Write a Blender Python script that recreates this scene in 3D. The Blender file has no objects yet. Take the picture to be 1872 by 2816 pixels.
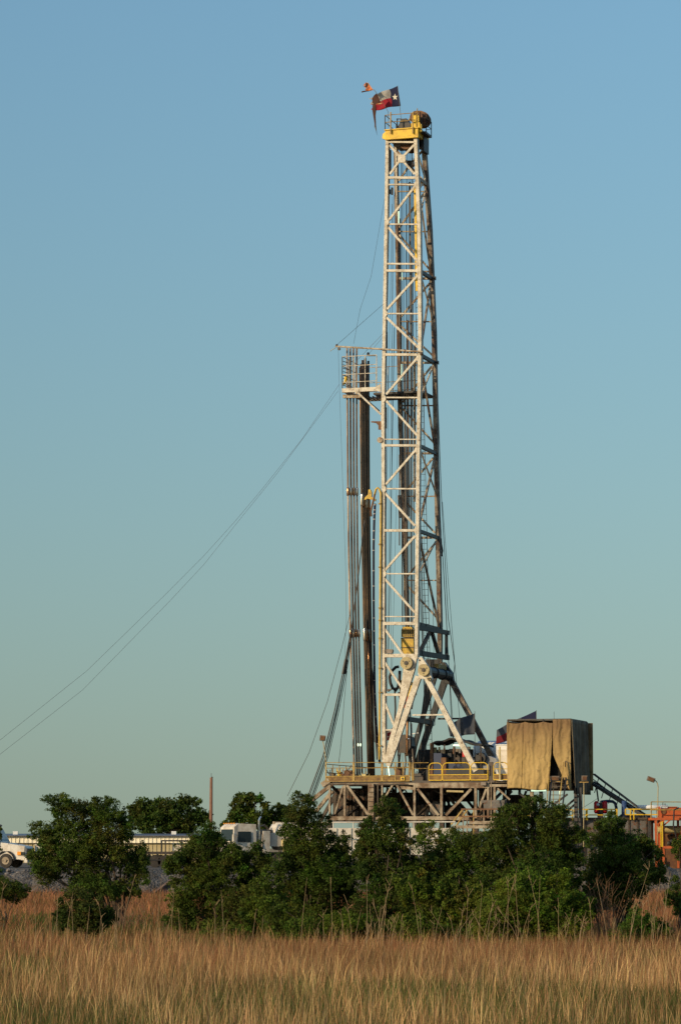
import bpy, math, random
import numpy as np
from mathutils import Vector, Matrix
random.seed(7); rng = np.random.default_rng(7)
sc = bpy.context.scene
col = sc.collection
# ------------------------------------------------------------ camera, sky, sun
FOC = 8100.0; PITCH = math.atan(922/8100); CAM = Vector((0, 0, 3.0))
cd = bpy.data.cameras.new('camera'); cam = bpy.data.objects.new('camera', cd); col.objects.link(cam)
cam.location = CAM; cam.rotation_euler = (math.radians(90)+PITCH, 0, 0)
cd.sensor_fit = 'HORIZONTAL'; cd.sensor_width = 24; cd.lens = 24*FOC/1872; cd.clip_end = 9000; cd.clip_start = 1
sc.camera = cam
SUN_EL = math.radians(18)
SUN = Vector((-0.766*math.cos(SUN_EL), -0.643*math.cos(SUN_EL), math.sin(SUN_EL)))
w = bpy.data.worlds.new("World"); sc.world = w; w.use_nodes = True
nt = w.node_tree; sky = nt.nodes.new('ShaderNodeTexSky'); sky.sky_type = 'NISHITA'; sky.sun_disc = False
sky.sun_elevation = SUN_EL; sky.sun_rotation = math.atan2(SUN.x, SUN.y)
sky.air_density = 1.3; sky.dust_density = 1.2; sky.ozone_density = 5.5
wtc = nt.nodes.new('ShaderNodeTexCoord'); wmp = nt.nodes.new('ShaderNodeMapping'); wmp.inputs['Location'].default_value = (0, 0, .035); wmp.inputs['Scale'].default_value = (1, 1, .5)
nt.links.new(wtc.outputs['Generated'], wmp.inputs[0]); nt.links.new(wmp.outputs[0], sky.inputs[0])
wtn = nt.nodes.new('ShaderNodeMix'); wtn.data_type = 'RGBA'; wtn.blend_type = 'MULTIPLY'; wtn.inputs[0].default_value = 1; wtn.inputs[7].default_value = (.950, 1.004, .995, 1)
nt.links.new(sky.outputs[0], wtn.inputs[6]); nt.links.new(wtn.outputs[2], nt.nodes['Background'].inputs[0]); nt.nodes['Background'].inputs[1].default_value = 0.1206
sd = bpy.data.lights.new('sun', 'SUN'); sd.energy = 4.7; sd.angle = math.radians(0.5); sd.color = (1.0, 0.77, 0.48)
so = bpy.data.objects.new('sun', sd); col.objects.link(so); so.rotation_euler = SUN.to_track_quat('Z', 'Y').to_euler()
so.location = (-40, -20, 40)
sc.view_settings.view_transform = 'Standard'; sc.view_settings.look = 'None'
sc.view_settings.gamma = 1; sc.view_settings.exposure = 0.0; sc.view_settings.use_curve_mapping = False
# ------------------------------------------------------------ frames of reference
CP, SP = math.cos(PITCH), math.sin(PITCH)
def ray(sx, sy):
    x = (sx-936)/FOC; y = (1408-sy)/FOC
    return Vector((x, CP - y*SP, SP + y*CP))
def P(sx, sy, Y):
    d = ray(sx, sy); return CAM + d*(Y/d.y)
TH = math.radians(18)
U = Vector((math.cos(TH), -math.sin(TH), 0)); V = Vector((math.sin(TH), math.cos(TH), 0)); Z = Vector((0, 0, 1))
C0 = P(1145.5, 1812, 200); C0.z = 0
def R(u, v, z): return C0 + U*u + V*v + Z*z
def F(sx, sy, v=0.0):
    d = ray(sx, sy); p0 = C0 + V*v
    return CAM + d*((p0-CAM).dot(V)/d.dot(V))
def uz(sx, sy, v=0.0):
    p = F(sx, sy, v); return (p-C0).dot(U), p.z
def FZ(sx, z, v=0.0):                       # point of plane v in picture column sx at height z
    a, b = 100.0, 2800.0
    for _ in range(40):
        m = (a+b)/2
        if F(sx, m, v).z > z: a = m
        else: b = m
    return F(sx, a, v)
def lerp(a, b, t): return a + (b-a)*t
def interp(tab, x):
    for (x0, y0), (x1, y1) in zip(tab, tab[1:]):
        if x <= x1: return y0 + (y1-y0)*(x-x0)/(x1-x0)
    return tab[-1][1]
# ------------------------------------------------------------ mesh builder
class MB:
    def __init__(s): s.v = []; s.f = []; s.mi = []; s.k = 0; s.T = None; s.smooth = False
    def add(s, vs, fs):
        n = len(s.v)
        for p in vs:
            p = Vector(p); s.v.append(s.T @ p if s.T else p)
        for f in fs: s.f.append([i+n for i in f]); s.mi.append(s.k)
        return s
    def bar(s, p, q, w=.1, h=None, up=None):        # w across, h along 'up'
        h = w if h is None else h
        p = Vector(p); q = Vector(q); d = (q-p)
        if d.length < 1e-5: return s
        d.normalize(); up = Vector(up) if up is not None else (Z if abs(d.z) < .9 else Vector((0, 1, 0)))
        a = d.cross(up)
        if a.length < 1e-4: a = d.cross(Vector((1, .3, .1)))
        a.normalize(); b = a.cross(d).normalized()
        j = 1+random.uniform(-.02, .02)
        a *= w/2*j; b *= h/2*j
        vs = [p-a-b, p+a-b, p+a+b, p-a+b, q-a-b, q+a-b, q+a+b, q-a+b]
        return s.add(vs, [(0,1,2,3), (7,6,5,4), (0,4,5,1), (1,5,6,2), (2,6,7,3), (3,7,4,0)])
    def vbar(s, p, q, w, h): return s.bar(p, q, w, h, V)     # flat side faces along the rig's depth axis
    def box(s, c, sx, sy, sz, ax=None, ay=None):
        c = Vector(c); ax = Vector(ax) if ax is not None else Vector((1, 0, 0)); ay = Vector(ay) if ay is not None else Vector((0, 1, 0))
        x = ax*sx/2; y = ay*sy/2; z = Z*sz/2
        vs = [c+i*x+j*y+k*z for k in (-1, 1) for (i, j) in ((-1,-1), (1,-1), (1,1), (-1,1))]
        return s.add(vs, [(3,2,1,0), (4,5,6,7), (0,1,5,4), (1,2,6,5), (2,3,7,6), (3,0,4,7)])
    def rbox(s, u0, u1, v0, v1, z0, z1):
        return s.box(R((u0+u1)/2, (v0+v1)/2, (z0+z1)/2), abs(u1-u0), abs(v1-v0), abs(z1-z0), U, V)
    def tube(s, pts, r, n=6, cap=True):
        pts = [Vector(p) for p in pts]; rs = r if isinstance(r, (list, tuple)) else [r]*len(pts)
        vs = []; ref = None
        for i, p in enumerate(pts):
            d = (pts[min(i+1, len(pts)-1)] - pts[max(i-1, 0)])
            if d.length < 1e-6: d = Z.copy()
            d.normalize()
            if ref is None: ref = Vector((1, 0, 0)) if abs(d.x) < .8 else Vector((0, 1, 0))
            a = d.cross(ref).normalized(); b = a.cross(d).normalized(); ref = b if False else ref
            for k in range(n):
                t = 2*math.pi*k/n; vs.append(p + (a*math.cos(t)+b*math.sin(t))*rs[i])
        fs = [(i*n+k, i*n+(k+1) % n, (i+1)*n+(k+1) % n, (i+1)*n+k) for i in range(len(pts)-1) for k in range(n)]
        if cap: fs += [tuple(range(n-1, -1, -1)), tuple((len(pts)-1)*n+k for k in range(n))]
        return s.add(vs, fs)
    def prism(s, poly, ext):                        # poly: 3D points, ext: extrusion vector
        n = len(poly); ext = Vector(ext)
        vs = [Vector(p) for p in poly] + [Vector(p)+ext for p in poly]
        return s.add(vs, [tuple(range(n)), tuple(range(2*n-1, n-1, -1))] + [(i, i+n, (i+1) % n+n, (i+1) % n) for i in range(n)])
    def disc(s, c, axis, r, t, n=20):
        c = Vector(c); a = Vector(axis).normalized()
        return s.tube([c-a*t/2, c+a*t/2], r, n)
    def ball(s, c, rx, ry=None, rz=None, n=10, m=7):
        ry = ry or rx; rz = rz or rx; c = Vector(c); vs = [c+Z*rz]
        for i in range(1, m):
            t = math.pi*i/m
            for k in range(n):
                f = 2*math.pi*k/n; vs.append(c+Vector((rx*math.sin(t)*math.cos(f), ry*math.sin(t)*math.sin(f), rz*math.cos(t))))
        vs.append(c-Z*rz); fs = [(0, 1+k, 1+(k+1) % n) for k in range(n)]
        for i in range(m-2):
            fs += [(1+i*n+k, 1+(i+1)*n+k, 1+(i+1)*n+(k+1) % n, 1+i*n+(k+1) % n) for k in range(n)]
        l = len(vs)-1; fs += [(l, 1+(m-2)*n+(k+1) % n, 1+(m-2)*n+k) for k in range(n)]
        return s.add(vs, fs)
    def sheet(s, fn, nu, nv, mf=None):
        vs = [fn(i/nu, j/nv) for j in range(nv+1) for i in range(nu+1)]
        n = len(s.v); s.v += [Vector(p) for p in vs]
        for j in range(nv):
            for i in range(nu):
                if mf and mf((i+.5)/nu, (j+.5)/nv) is None: continue
                a = n+j*(nu+1)+i; s.f.append([a, a+1, a+nu+2, a+nu+1]); s.mi.append(mf((i+.5)/nu, (j+.5)/nv) if mf else s.k)
        return s
    def build(s, name, mats, parent=None, smooth=False, label=None, cat=None, group=None, kind=None, solid=0):
        me = bpy.data.meshes.new(name)
        org = Vector((0, 0, 0))
        if parent is not None:
            p = parent
            while p is not None: org = org + p.location; p = p.parent
        elif kind is None:
            xs = [v.x for v in s.v]; ys = [v.y for v in s.v]; zs = [v.z for v in s.v]
            org = Vector(((min(xs)+max(xs))/2, (min(ys)+max(ys))/2, min(zs)))
        me.from_pydata([v-org for v in s.v], [], s.f)
        mats = mats if isinstance(mats, (list, tuple)) else [mats]
        for m in mats: me.materials.append(m)
        if len(mats) > 1:
            me.polygons.foreach_set('material_index', s.mi)
        if smooth: me.polygons.foreach_set('use_smooth', [True]*len(s.f))
        me.update()
        o = bpy.data.objects.new(name, me); col.objects.link(o)
        if parent is None: o.location = org
        else: o.parent = parent
        if solid:
            md = o.modifiers.new('thickness', 'SOLIDIFY'); md.thickness = solid; md.offset = 0
        tag(o, label, cat, group, kind)
        return o
def tag(o, label=None, cat=None, group=None, kind=None):
    for k, x in (('label', label), ('category', cat), ('group', group), ('kind', kind)):
        if x: o[k] = x
    return o
def thing(name, label, cat, loc, group=None):
    o = bpy.data.objects.new(name, None); col.objects.link(o); o.location = loc; o.empty_display_size = .3
    return tag(o, label, cat, group)
# ------------------------------------------------------------ materials
def mat(name, c1, c2=None, scale=2.0, lo=.45, hi=.65, rough=.6, metal=0.0, bump=0.0, stretch=None, c3=None, emit=None, trans=0, bscale=None):
    c1, c2, c3 = [tuple(x*.80 for x in c) if c else c for c in (c1, c2, c3)]
    m = bpy.data.materials.new(name); m.use_nodes = True; n = m.node_tree; b = n.nodes['Principled BSDF']
    b.inputs['Roughness'].default_value = rough; b.inputs['Metallic'].default_value = metal
    b.inputs['Base Color'].default_value = (*c1, 1)
    b.inputs['Specular IOR Level'].default_value = .3
    tc = n.nodes.new('ShaderNodeTexCoord'); mp = n.nodes.new('ShaderNodeMapping'); n.links.new(tc.outputs['Object'], mp.inputs[0])
    if stretch: mp.inputs['Scale'].default_value = stretch
    if c2:
        out = None; prev = None
        for k, (cc, sc_, l, h) in enumerate([(c2, scale, lo, hi)] + ([(c3, scale*3.1, .56, .68)] if c3 else [])):
            t = n.nodes.new('ShaderNodeTexNoise'); t.inputs['Scale'].default_value = sc_; t.inputs['Detail'].default_value = 6; t.inputs['Roughness'].default_value = .65
            n.links.new(mp.outputs[0], t.inputs['Vector'])
            r = n.nodes.new('ShaderNodeMapRange'); r.inputs[1].default_value = l; r.inputs[2].default_value = h
            n.links.new(t.outputs[0], r.inputs[0])
            mx = n.nodes.new('ShaderNodeMix'); mx.data_type = 'RGBA'; n.links.new(r.outputs[0], mx.inputs[0])
            if prev: n.links.new(prev, mx.inputs[6])
            else: mx.inputs[6].default_value = (*c1, 1)
            mx.inputs[7].default_value = (*cc, 1); prev = mx.outputs[2]
        n.links.new(prev, b.inputs['Base Color'])
    if bump:
        t = n.nodes.new('ShaderNodeTexNoise'); t.inputs['Scale'].default_value = bscale or scale*4; t.inputs['Detail'].default_value = 5
        n.links.new(mp.outputs[0], t.inputs['Vector'])
        bp = n.nodes.new('ShaderNodeBump'); bp.inputs['Strength'].default_value = bump; bp.inputs['Distance'].default_value = .1
        n.links.new(t.outputs[0], bp.inputs['Height']); n.links.new(bp.outputs[0], b.inputs['Normal'])
    if emit:
        b.inputs['Emission Color'].default_value = (*emit[0], 1); b.inputs['Emission Strength'].default_value = emit[1]
    return m
RUST = (.16, .065, .03)
M = dict(
 cream=mat('cream paint', (.62,.57,.47), (.40,.345,.26), 2.3, .42, .64, .55, c3=(.15,.085,.045)),
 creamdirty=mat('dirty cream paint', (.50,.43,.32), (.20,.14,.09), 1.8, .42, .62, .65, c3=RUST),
 backpaint=mat('worn rear paint with shade', (.28,.235,.18), (.07,.045,.035), 1.1, .42, .58, .65, c3=RUST),  # worn cream, darkened to paint in the shade on rear legs and braces
 disc=mat('khaki cap paint', (.42,.34,.17), (.30,.23,.12), 3, .4, .7, .6),
 substeel=mat('tan sub paint', (.36,.30,.215), (.13,.08,.045), 1.3, .40, .60, .7, c3=RUST),
 substeel2=mat('rusty inner steel with shade', (.09,.07,.05), (.03,.022,.015), 1.3, .4, .6, .75, c3=RUST),  # rusty dark copy of the tan paint, under-floor shade put into the colour
 yellow=mat('yellow paint', (.72,.47,.02), (.55,.33,.02), 2.5, .45, .7, .5, c3=(.28,.15,.03)),
 yellowrail=mat('worn yellow rail', (.42,.28,.07), (.20,.12,.04), 3, .4, .65, .6, c3=(.16,.09,.04)),
 toeboard=mat('rusty yellow toe board', (.26,.155,.04), (.13,.07,.025), 3, .4, .6, .7, c3=(.10,.06,.03)),
 dullyellow=mat('dull oily yellow paint', (.58,.38,.035), (.33,.2,.03), 2.2, .42, .65, .5, c3=(.16,.09,.03)),
 black=mat('black steel', (.02,.02,.022), (.045,.035,.03), 4, .4, .7, .5),
 dark=mat('dark grease steel', (.05,.043,.038), (.10,.06,.035), 3, .45, .7, .5, c3=(.02,.018,.015)),
 cable=mat('wire rope', (.035,.033,.032), rough=.5),
 guy=mat('galvanised guy wire', (.14,.14,.15), rough=.5, metal=.4),
 pipelight=mat('drill pipe steel', (.48,.37,.28), (.20,.125,.08), 1.6, .4, .6, .42, .25, stretch=(3,3,.25), c3=(.06,.035,.025)),
 pipedark=mat('dark drill collar', (.095,.07,.05), (.22,.13,.07), 1.4, .5, .68, .3, .6, stretch=(3,3,.25), c3=(.02,.015,.012)),
 pipeworn=mat('polished worn pipe', (.42,.24,.13), (.24,.11,.05), 3, .4, .65, .25, .8, stretch=(3,3,.3)),
 bright=mat('bright tool joint', (.62,.52,.42), rough=.22, metal=.9),
 brown=mat('brown rusty plate', (.12,.055,.028), (.22,.11,.04), 3, .45, .7, .7),
 rope=mat('navy hose wrap', (.012,.014,.045), (.03,.03,.04), 6, .5, .6, .6),
 tape=mat('pale tape', (.45,.4,.38), rough=.7),
 hose=mat('dark rubber hose', (.018,.015,.014), rough=.55),
 blue=mat('blue machine paint', (.012,.028,.08), (.02,.03,.06), 3, .45, .7, .45),
 bluegrey=mat('greasy blue grey and shade paint', (.021,.024,.029), (.012,.012,.014), 2, .45, .7, .5),  # near-black tone also stands in for shade on far mast and A-frame members
 white=mat('white painted tank', (.72,.72,.70), (.5,.49,.46), 1, .45, .8, .4),
 whitetruck=mat('truck white paint', (.70,.65,.56), (.40,.32,.23), 1.6, .40, .75, .4),
 chrome=mat('exhaust chrome', (.7,.68,.65), rough=.2, metal=.9),
 glass=mat('dark cab glass', (.02,.03,.035), rough=.1),
 tyre=mat('dusty tyre', (.035,.03,.026), (.09,.075,.06), 3, .5, .8, .85),
 rim=mat('dusty rim', (.28,.22,.15), rough=.6),
 amber=mat('amber lens', (.75,.28,.02), rough=.3),
 lamp=mat('lamp housing', (.22,.18,.15), (.15,.12,.09), 5, .4, .6, .5),
 tube=mat('lit tube', (.8,.9,.75), emit=((.75, 1, .7), 1.0)),
 bulb=mat('lit bulb', (.8,.9,1), emit=((.85,.93,1), 6)),
 canvas=mat('dark canvas', (.025,.024,.026), (.05,.045,.04), 2, .4, .6, .8),
 orange=mat('orange skid paint', (.50,.11,.03), (.36,.08,.03), 2, .45, .7, .5, c3=(.2,.07,.03)),
 redpaint=mat('red pump paint', (.5,.02,.02), rough=.4),
 mud=mat('grey mud tank', (.16,.15,.14), (.09,.075,.06), 1.2, .4, .65, .75, c3=RUST),
 ybeige=mat('pale yellow pipe', (.55,.45,.2), (.35,.27,.13), 2, .4, .65, .6),
 bark=mat('bark', (.085,.06,.042), (.045,.032,.022), 9, .4, .6, .9, bump=.4),
 pole=mat('weathered pole wood', (.26,.13,.08), (.16,.08,.05), 6, .4, .6, .85, stretch=(3,3,.3)),
 plank=mat('grey brown timber', (.16,.10,.07), rough=.85),
 weed=mat('weed stalk', (.30,.21,.115), rough=.9),
 stalk=mat('dry stalk', (.42,.30,.16), rough=.85),
 deadtwig=mat('dead twig', (.20,.11,.06), rough=.9),
 shedwall=mat('cream ribbed cladding', (.95,.88,.70), (.85,.77,.58), 1, .4, .7, .55),
 shedlow=mat('tan ribbed cladding', (.48,.40,.23), (.40,.33,.18), 1, .4, .7, .6),
 shedroof=mat('blue grey roof sheet', (.10,.115,.15), rough=.5),
 fl_blue=mat('flag navy', (.012,.014,.045), rough=.9), fl_white=mat('flag white', (.36,.34,.31), (.22,.20,.18), 3, .4, .7, .9),
 fl_red=mat('flag red', (.27,.012,.025), rough=.9), fl_dull=mat('flag grey navy', (.045,.055,.075), (.07,.075,.09), 2, .4, .6, .9),
 fl_orange=mat('faded orange cloth', (.55,.14,.05), (.45,.30,.16), 5, .4, .6, .9), fl_brown=mat('burnt brown cloth', (.07,.03,.022), rough=.9),
 fl_wine=mat('flag dark red', (.13,.008,.015), rough=.9),
 star=mat('star white', (.62,.58,.48), rough=.9), black2=mat('shade black fill', (.008,.007,.006), rough=.9),
)
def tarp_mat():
    m = mat('khaki tarp with browner top', (.44,.305,.12), (.32,.215,.08), .8, .4, .7, .85, c3=(.22,.15,.065)); n = m.node_tree; b = n.nodes['Principled BSDF']
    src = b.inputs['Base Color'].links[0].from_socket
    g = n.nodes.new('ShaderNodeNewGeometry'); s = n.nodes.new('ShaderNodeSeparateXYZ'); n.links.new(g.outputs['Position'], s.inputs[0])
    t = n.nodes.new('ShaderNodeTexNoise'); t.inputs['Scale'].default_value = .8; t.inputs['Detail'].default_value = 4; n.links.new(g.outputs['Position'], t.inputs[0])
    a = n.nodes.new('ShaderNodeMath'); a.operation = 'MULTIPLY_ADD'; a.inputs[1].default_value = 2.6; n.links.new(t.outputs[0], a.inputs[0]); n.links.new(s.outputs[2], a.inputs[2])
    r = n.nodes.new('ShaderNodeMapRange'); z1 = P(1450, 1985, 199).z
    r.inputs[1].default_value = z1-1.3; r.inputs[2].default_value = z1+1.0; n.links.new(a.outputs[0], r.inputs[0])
    mx = n.nodes.new('ShaderNodeMix'); mx.data_type = 'RGBA'; mx.blend_type = 'MIX'; n.links.new(r.outputs[0], mx.inputs[0]); n.links.new(src, mx.inputs[6]); mx.inputs[7].default_value = (.15,.09,.04,1)  # mixes in brown towards the tarp top, edge broken by noise
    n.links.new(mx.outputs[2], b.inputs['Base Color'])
    # fine creases
    w_ = n.nodes.new('ShaderNodeTexWave'); w_.bands_direction = 'X'; w_.inputs['Scale'].default_value = .9; w_.inputs['Distortion'].default_value = 7; w_.inputs['Detail'].default_value = 3; w_.inputs['Detail Scale'].default_value = 1.2
    tc = n.nodes.new('ShaderNodeTexCoord'); n.links.new(tc.outputs['Object'], w_.inputs[0])
    bp = n.nodes.new('ShaderNodeBump'); bp.inputs['Strength'].default_value = .45; bp.inputs['Distance'].default_value = .07
    n.links.new(w_.outputs[1], bp.inputs['Height']); n.links.new(bp.outputs[0], b.inputs['Normal'])
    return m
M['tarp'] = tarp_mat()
M['tarpdark'] = mat('shade-darkened tarp', (.19,.15,.095), (.09,.07,.045), .9, .4, .65, .8, bump=.3, bscale=1.5)  # darker copy of the tarp; the side's shade is in its colour
def attr_mat(name, rough=.8, trans=.35, spec=.15):
    m = bpy.data.materials.new(name); m.use_nodes = True; n = m.node_tree; b = n.nodes['Principled BSDF']
    a = n.nodes.new('ShaderNodeAttribute'); a.attribute_name = 'tint'
    n.links.new(a.outputs['Color'], b.inputs['Base Color']); b.inputs['Roughness'].default_value = rough; b.inputs['Specular IOR Level'].default_value = spec
    tr = n.nodes.new('ShaderNodeBsdfTranslucent'); n.links.new(a.outputs['Color'], tr.inputs[0])
    mx = n.nodes.new('ShaderNodeMixShader'); mx.inputs[0].default_value = trans
    n.links.new(b.outputs[0], mx.inputs[1]); n.links.new(tr.outputs[0], mx.inputs[2]); n.links.new(mx.outputs[0], n.nodes['Material Output'].inputs[0])
    return m
M['leaf'] = attr_mat('leaf'); M['grass'] = attr_mat('dry grass blade', .85, .3)

def raw_mesh(name, verts, faces_flat, loop_starts, tints, m, parent=None, org=Vector((0, 0, 0))):
    me = bpy.data.meshes.new(name); nv = len(verts)
    me.vertices.add(nv); me.vertices.foreach_set('co', (verts-np.array(org)).astype(np.float32).ravel())
    me.loops.add(len(faces_flat)); me.loops.foreach_set('vertex_index', faces_flat.astype(np.int32))
    me.polygons.add(len(loop_starts)); me.polygons.foreach_set('loop_start', loop_starts.astype(np.int32))
    me.update(calc_edges=True)
    at = me.color_attributes.new('tint', 'FLOAT_COLOR', 'POINT')
    c = np.ones((nv, 4), np.float32); c[:, :3] = tints; at.data.foreach_set('color', c.ravel())
    me.materials.append(m)
    o = bpy.data.objects.new(name, me); col.objects.link(o)
    if parent is not None: o.parent = parent
    return o
# ============================================================ GROUND
PADZ = P(738, 2388, 200).z
def ground_mat():
    m = mat('field soil', (.30,.20,.10), (.17,.13,.055), .25, .4, .6, .95, c3=(.26,.17,.09), bump=.3, bscale=3); return m
g = MB(); g.add([(-2500,-200,0), (2500,-200,0), (2500,6000,0), (-2500,6000,0)], [(0,1,2,3)])
g.build('ground', ground_mat(), kind='structure')
def gravel_mat():
    m = mat('grey gravel', (.12,.108,.095), (.075,.055,.035), 1.1, .42, .6, .95, c3=(.20,.17,.15)); n = m.node_tree; b = n.nodes['Principled BSDF']
    vo = n.nodes.new('ShaderNodeTexVoronoi'); vo.inputs['Scale'].default_value = 6; tc = n.nodes.new('ShaderNodeTexCoord'); n.links.new(tc.outputs['Object'], vo.inputs[0])
    mx = n.nodes.new('ShaderNodeMix'); mx.data_type = 'RGBA'; mx.blend_type = 'MULTIPLY'; mx.inputs[0].default_value = .7
    src = b.inputs['Base Color'].links[0].from_socket
    cr = n.nodes.new('ShaderNodeMapRange'); cr.inputs[3].default_value = .5; cr.inputs[4].default_value = 1.6; n.links.new(vo.outputs['Color'], cr.inputs[0])
    n.links.new(src, mx.inputs[6]); n.links.new(cr.outputs[0], mx.inputs[7]); n.links.new(mx.outputs[2], b.inputs['Base Color'])
    bp = n.nodes.new('ShaderNodeBump'); bp.inputs['Strength'].default_value = 1; bp.inputs['Distance'].default_value = .12
    n.links.new(vo.outputs['Distance'], bp.inputs['Height']); n.links.new(bp.outputs[0], b.inputs['Normal']); return m
pad = MB()
def padf(a, b):
    x = -90+200*a
    prof = [(184.2,-.05), (185.2,.45), (186.4,1.0), (187.6,1.42), (188.6,PADZ+.02), (190,PADZ), (262,PADZ), (266,-.05)]
    i = round(b*7); y, z = prof[i]
    if 0 < i < 5: z += .16*math.sin(x*1.3)+.10*math.sin(x*3.7+1)+random.uniform(-.07, .07); y += random.uniform(-.2, .2)
    return Vector((x, y, max(z, -.05)))
pad.sheet(padf, 300, 7)
pad.build('gravel_pad', gravel_mat(), kind='structure')
# rocks on the berm
def rock(x, y, z, s):
    mb = MB(); mb.ball((x, y, z), s, s*.8, s*.6, 7, 5)
    for v in mb.v: v += Vector((random.uniform(-1, 1), random.uniform(-1, 1), random.uniform(-1, 1)))*s*.16
    return mb
rm = MB()
for _ in range(420):
    x = random.uniform(-26, 28); t = random.random(); y = 184.5+t*4; z = min(PADZ, t*1.6)
    r_ = rock(x, y, z, random.uniform(.05, .2)); n0 = len(rm.v); rm.v += r_.v; rm.f += [[i+n0 for i in f] for f in r_.f]; rm.mi += r_.mi
rm.build('rubble', mat('rubble stone', (.24,.22,.21), (.13,.11,.10), 2, .4, .6, .95), kind='stuff', label='grey broken stones lying along the edge of the raised gravel pad')
# ============================================================ DRILLING MAST
NR = [(384,1143),(611,1152),(900,1155),(1129,1152),(1244,1150),(1380,1149),(1709,1145.5),(1812,1145)]
NL = [(384,1065),(611,1062),(900,1057),(1129,1053),(1244,1054),(1380,1054),(1709,1054),(2100,1056)]
def nr(y): return F(interp(NR, y), y)
def nl(y): return F(interp(NL, y), y)
ZT = nr(384).z; ZB = nr(1709).z
def L(z): return lerp(5.6, 1.9, max(0, min(1, (z-ZB)/(ZT-ZB))))
def back(p): return p + V*L(p.z)
LW = .235
mast = thing('drilling_mast', 'tall cream lattice drilling mast with yellow crown standing on the rig floor', 'drilling mast', F(1105, 2146, 2))
ys = [378,611,900,1129,1244,1380,1709,1812]
def leg(fn, yl, ww, m, tr=lambda p: p):
    mb = MB(); pts = [tr(fn(y)) for y in yl]
    for p, q in zip(pts, pts[1:]): mb.vbar(p+V*.12, q+V*.12, ww, .46)
    mb.build('leg', m, mast)
leg(nr, ys, LW, M['cream']); leg(nl, [378,611,900,1129,1244,1380,1709,1950,2098], LW*.95, M['cream'])
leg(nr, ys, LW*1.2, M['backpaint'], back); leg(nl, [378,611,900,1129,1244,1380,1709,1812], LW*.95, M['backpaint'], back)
# splayed foot of the near and the far side, with the pivot pin
def foot(dv, m):
    mb = MB(); pts = [(1108,1800),(1149,1800),(1141,1842),(1108,1950),(1081,2046),(1072,2100),(1057,2100),(1068,2046),(1096,1950),(1110,1842)]
    mb.prism([F(x, y, 0)+V*(dv-.14) for x, y in pts], V*.28); mb.build('splayed_foot', m, mast)
foot(0, M['cream']); foot(5.6, M['bluegrey'])
def pin(x, y, r, v0, par, m=None):
    c = F(x, y, v0); mb = MB(); mb.disc(c, V, r, .22, 28); o = mb.build('pin_cap', m or M['disc'], par)
    mb = MB(); mb.disc(c-V*.13, V, r*.36, .05, 16); mb.disc(c-V*.16, V, r*.18, .06, 10)
    for k in range(3):
        a = k*2.094+.5; mb.disc(c-V*.12+U*r*.6*math.cos(a)+Z*r*.6*math.sin(a), V, .04, .04, 8)
    mb.build('cap_bolt', M['dark'], o)
pin(1117.7, 1824, .42, -.30, mast); 
cross = [(390,5),(488,7),(507,4),(616,4),(725,5),(744,7),(862,4),(975,7),(1093,4),(1208,3),(1225,6.5),(1344,4),(1459,7),(1578,3.5),(1696,3),(1715,9),(1803.5,10),(1911,7),(2008,4)]
def px(n): return n/40.5
for y, t in cross:
    xr = nr(y) if y < 1810 else F({1911: 1108, 2008: 1084}[y], y)
    xl = nl(y)
    mb = MB(); mb.vbar(xl+U*.08, xr-U*.08, px(t)*.97, px(t)*.85+.05); mb.build('cross_beam', M['cream'], mast)
    if y < 1800 and y not in (1208, 1696):
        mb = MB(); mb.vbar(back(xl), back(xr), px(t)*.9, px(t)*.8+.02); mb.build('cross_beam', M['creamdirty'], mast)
diag = [((1071,398),(1098,430)),((1138,398),(1108,430)),((1072,478),(1098,442)),((1140,478),(1108,442)),
 ((1141,511),(1069,605)),((1068,625),(1148,718)),((1150,755),(1064,850)),((1062,872),(1150,955)),((1146,985),(1062,1084)),((1062,1102),(1146,1196)),
 ((1143,1237),(1061,1332)),((1058,1355),(1141,1446)),((1141,1474),(1058,1569)),((1058,1592),(1140,1684)),((1056,1727),(1108,1801)),((1056,1819),(1109,1898)),((1056,1928),(1083,1995))]
for a, b in diag:
    p, q = F(*a), F(*b)
    mb = MB(); mb.vbar(p, q, .15, .11); mb.build('diagonal_brace', M['cream'], mast)
    if a[1] < 1720:
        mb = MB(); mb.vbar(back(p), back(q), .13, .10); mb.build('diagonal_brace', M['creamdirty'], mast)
mb = MB(); mb.prism([F(x, y, -.09) for x, y in ((1096,424),(1112,424),(1114,428),(1114,443),(1111,446),(1097,446),(1093,443),(1093,428))], V*.16); mb.build('gusset_plate', M['cream'], mast)
for y in (985,1096,1237,1345,1459,1578,1709,725,744,611,862,507):      # small gussets on both front legs
    for fn, s in ((nr, -1), (nl, 1)):
        if (y in (1096,1345,1578,611,862)) == (s == 1):
            p = fn(y); mb = MB(); mb.prism([p+U*s*.05-V*.128+Z*.30, p+U*s*.22-V*.128+Z*.10, p+U*s*.22-V*.128-Z*.10, p+U*s*.05-V*.128-Z*.30], V*.03); mb.build('gusset_plate', M['cream'], mast)
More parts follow.
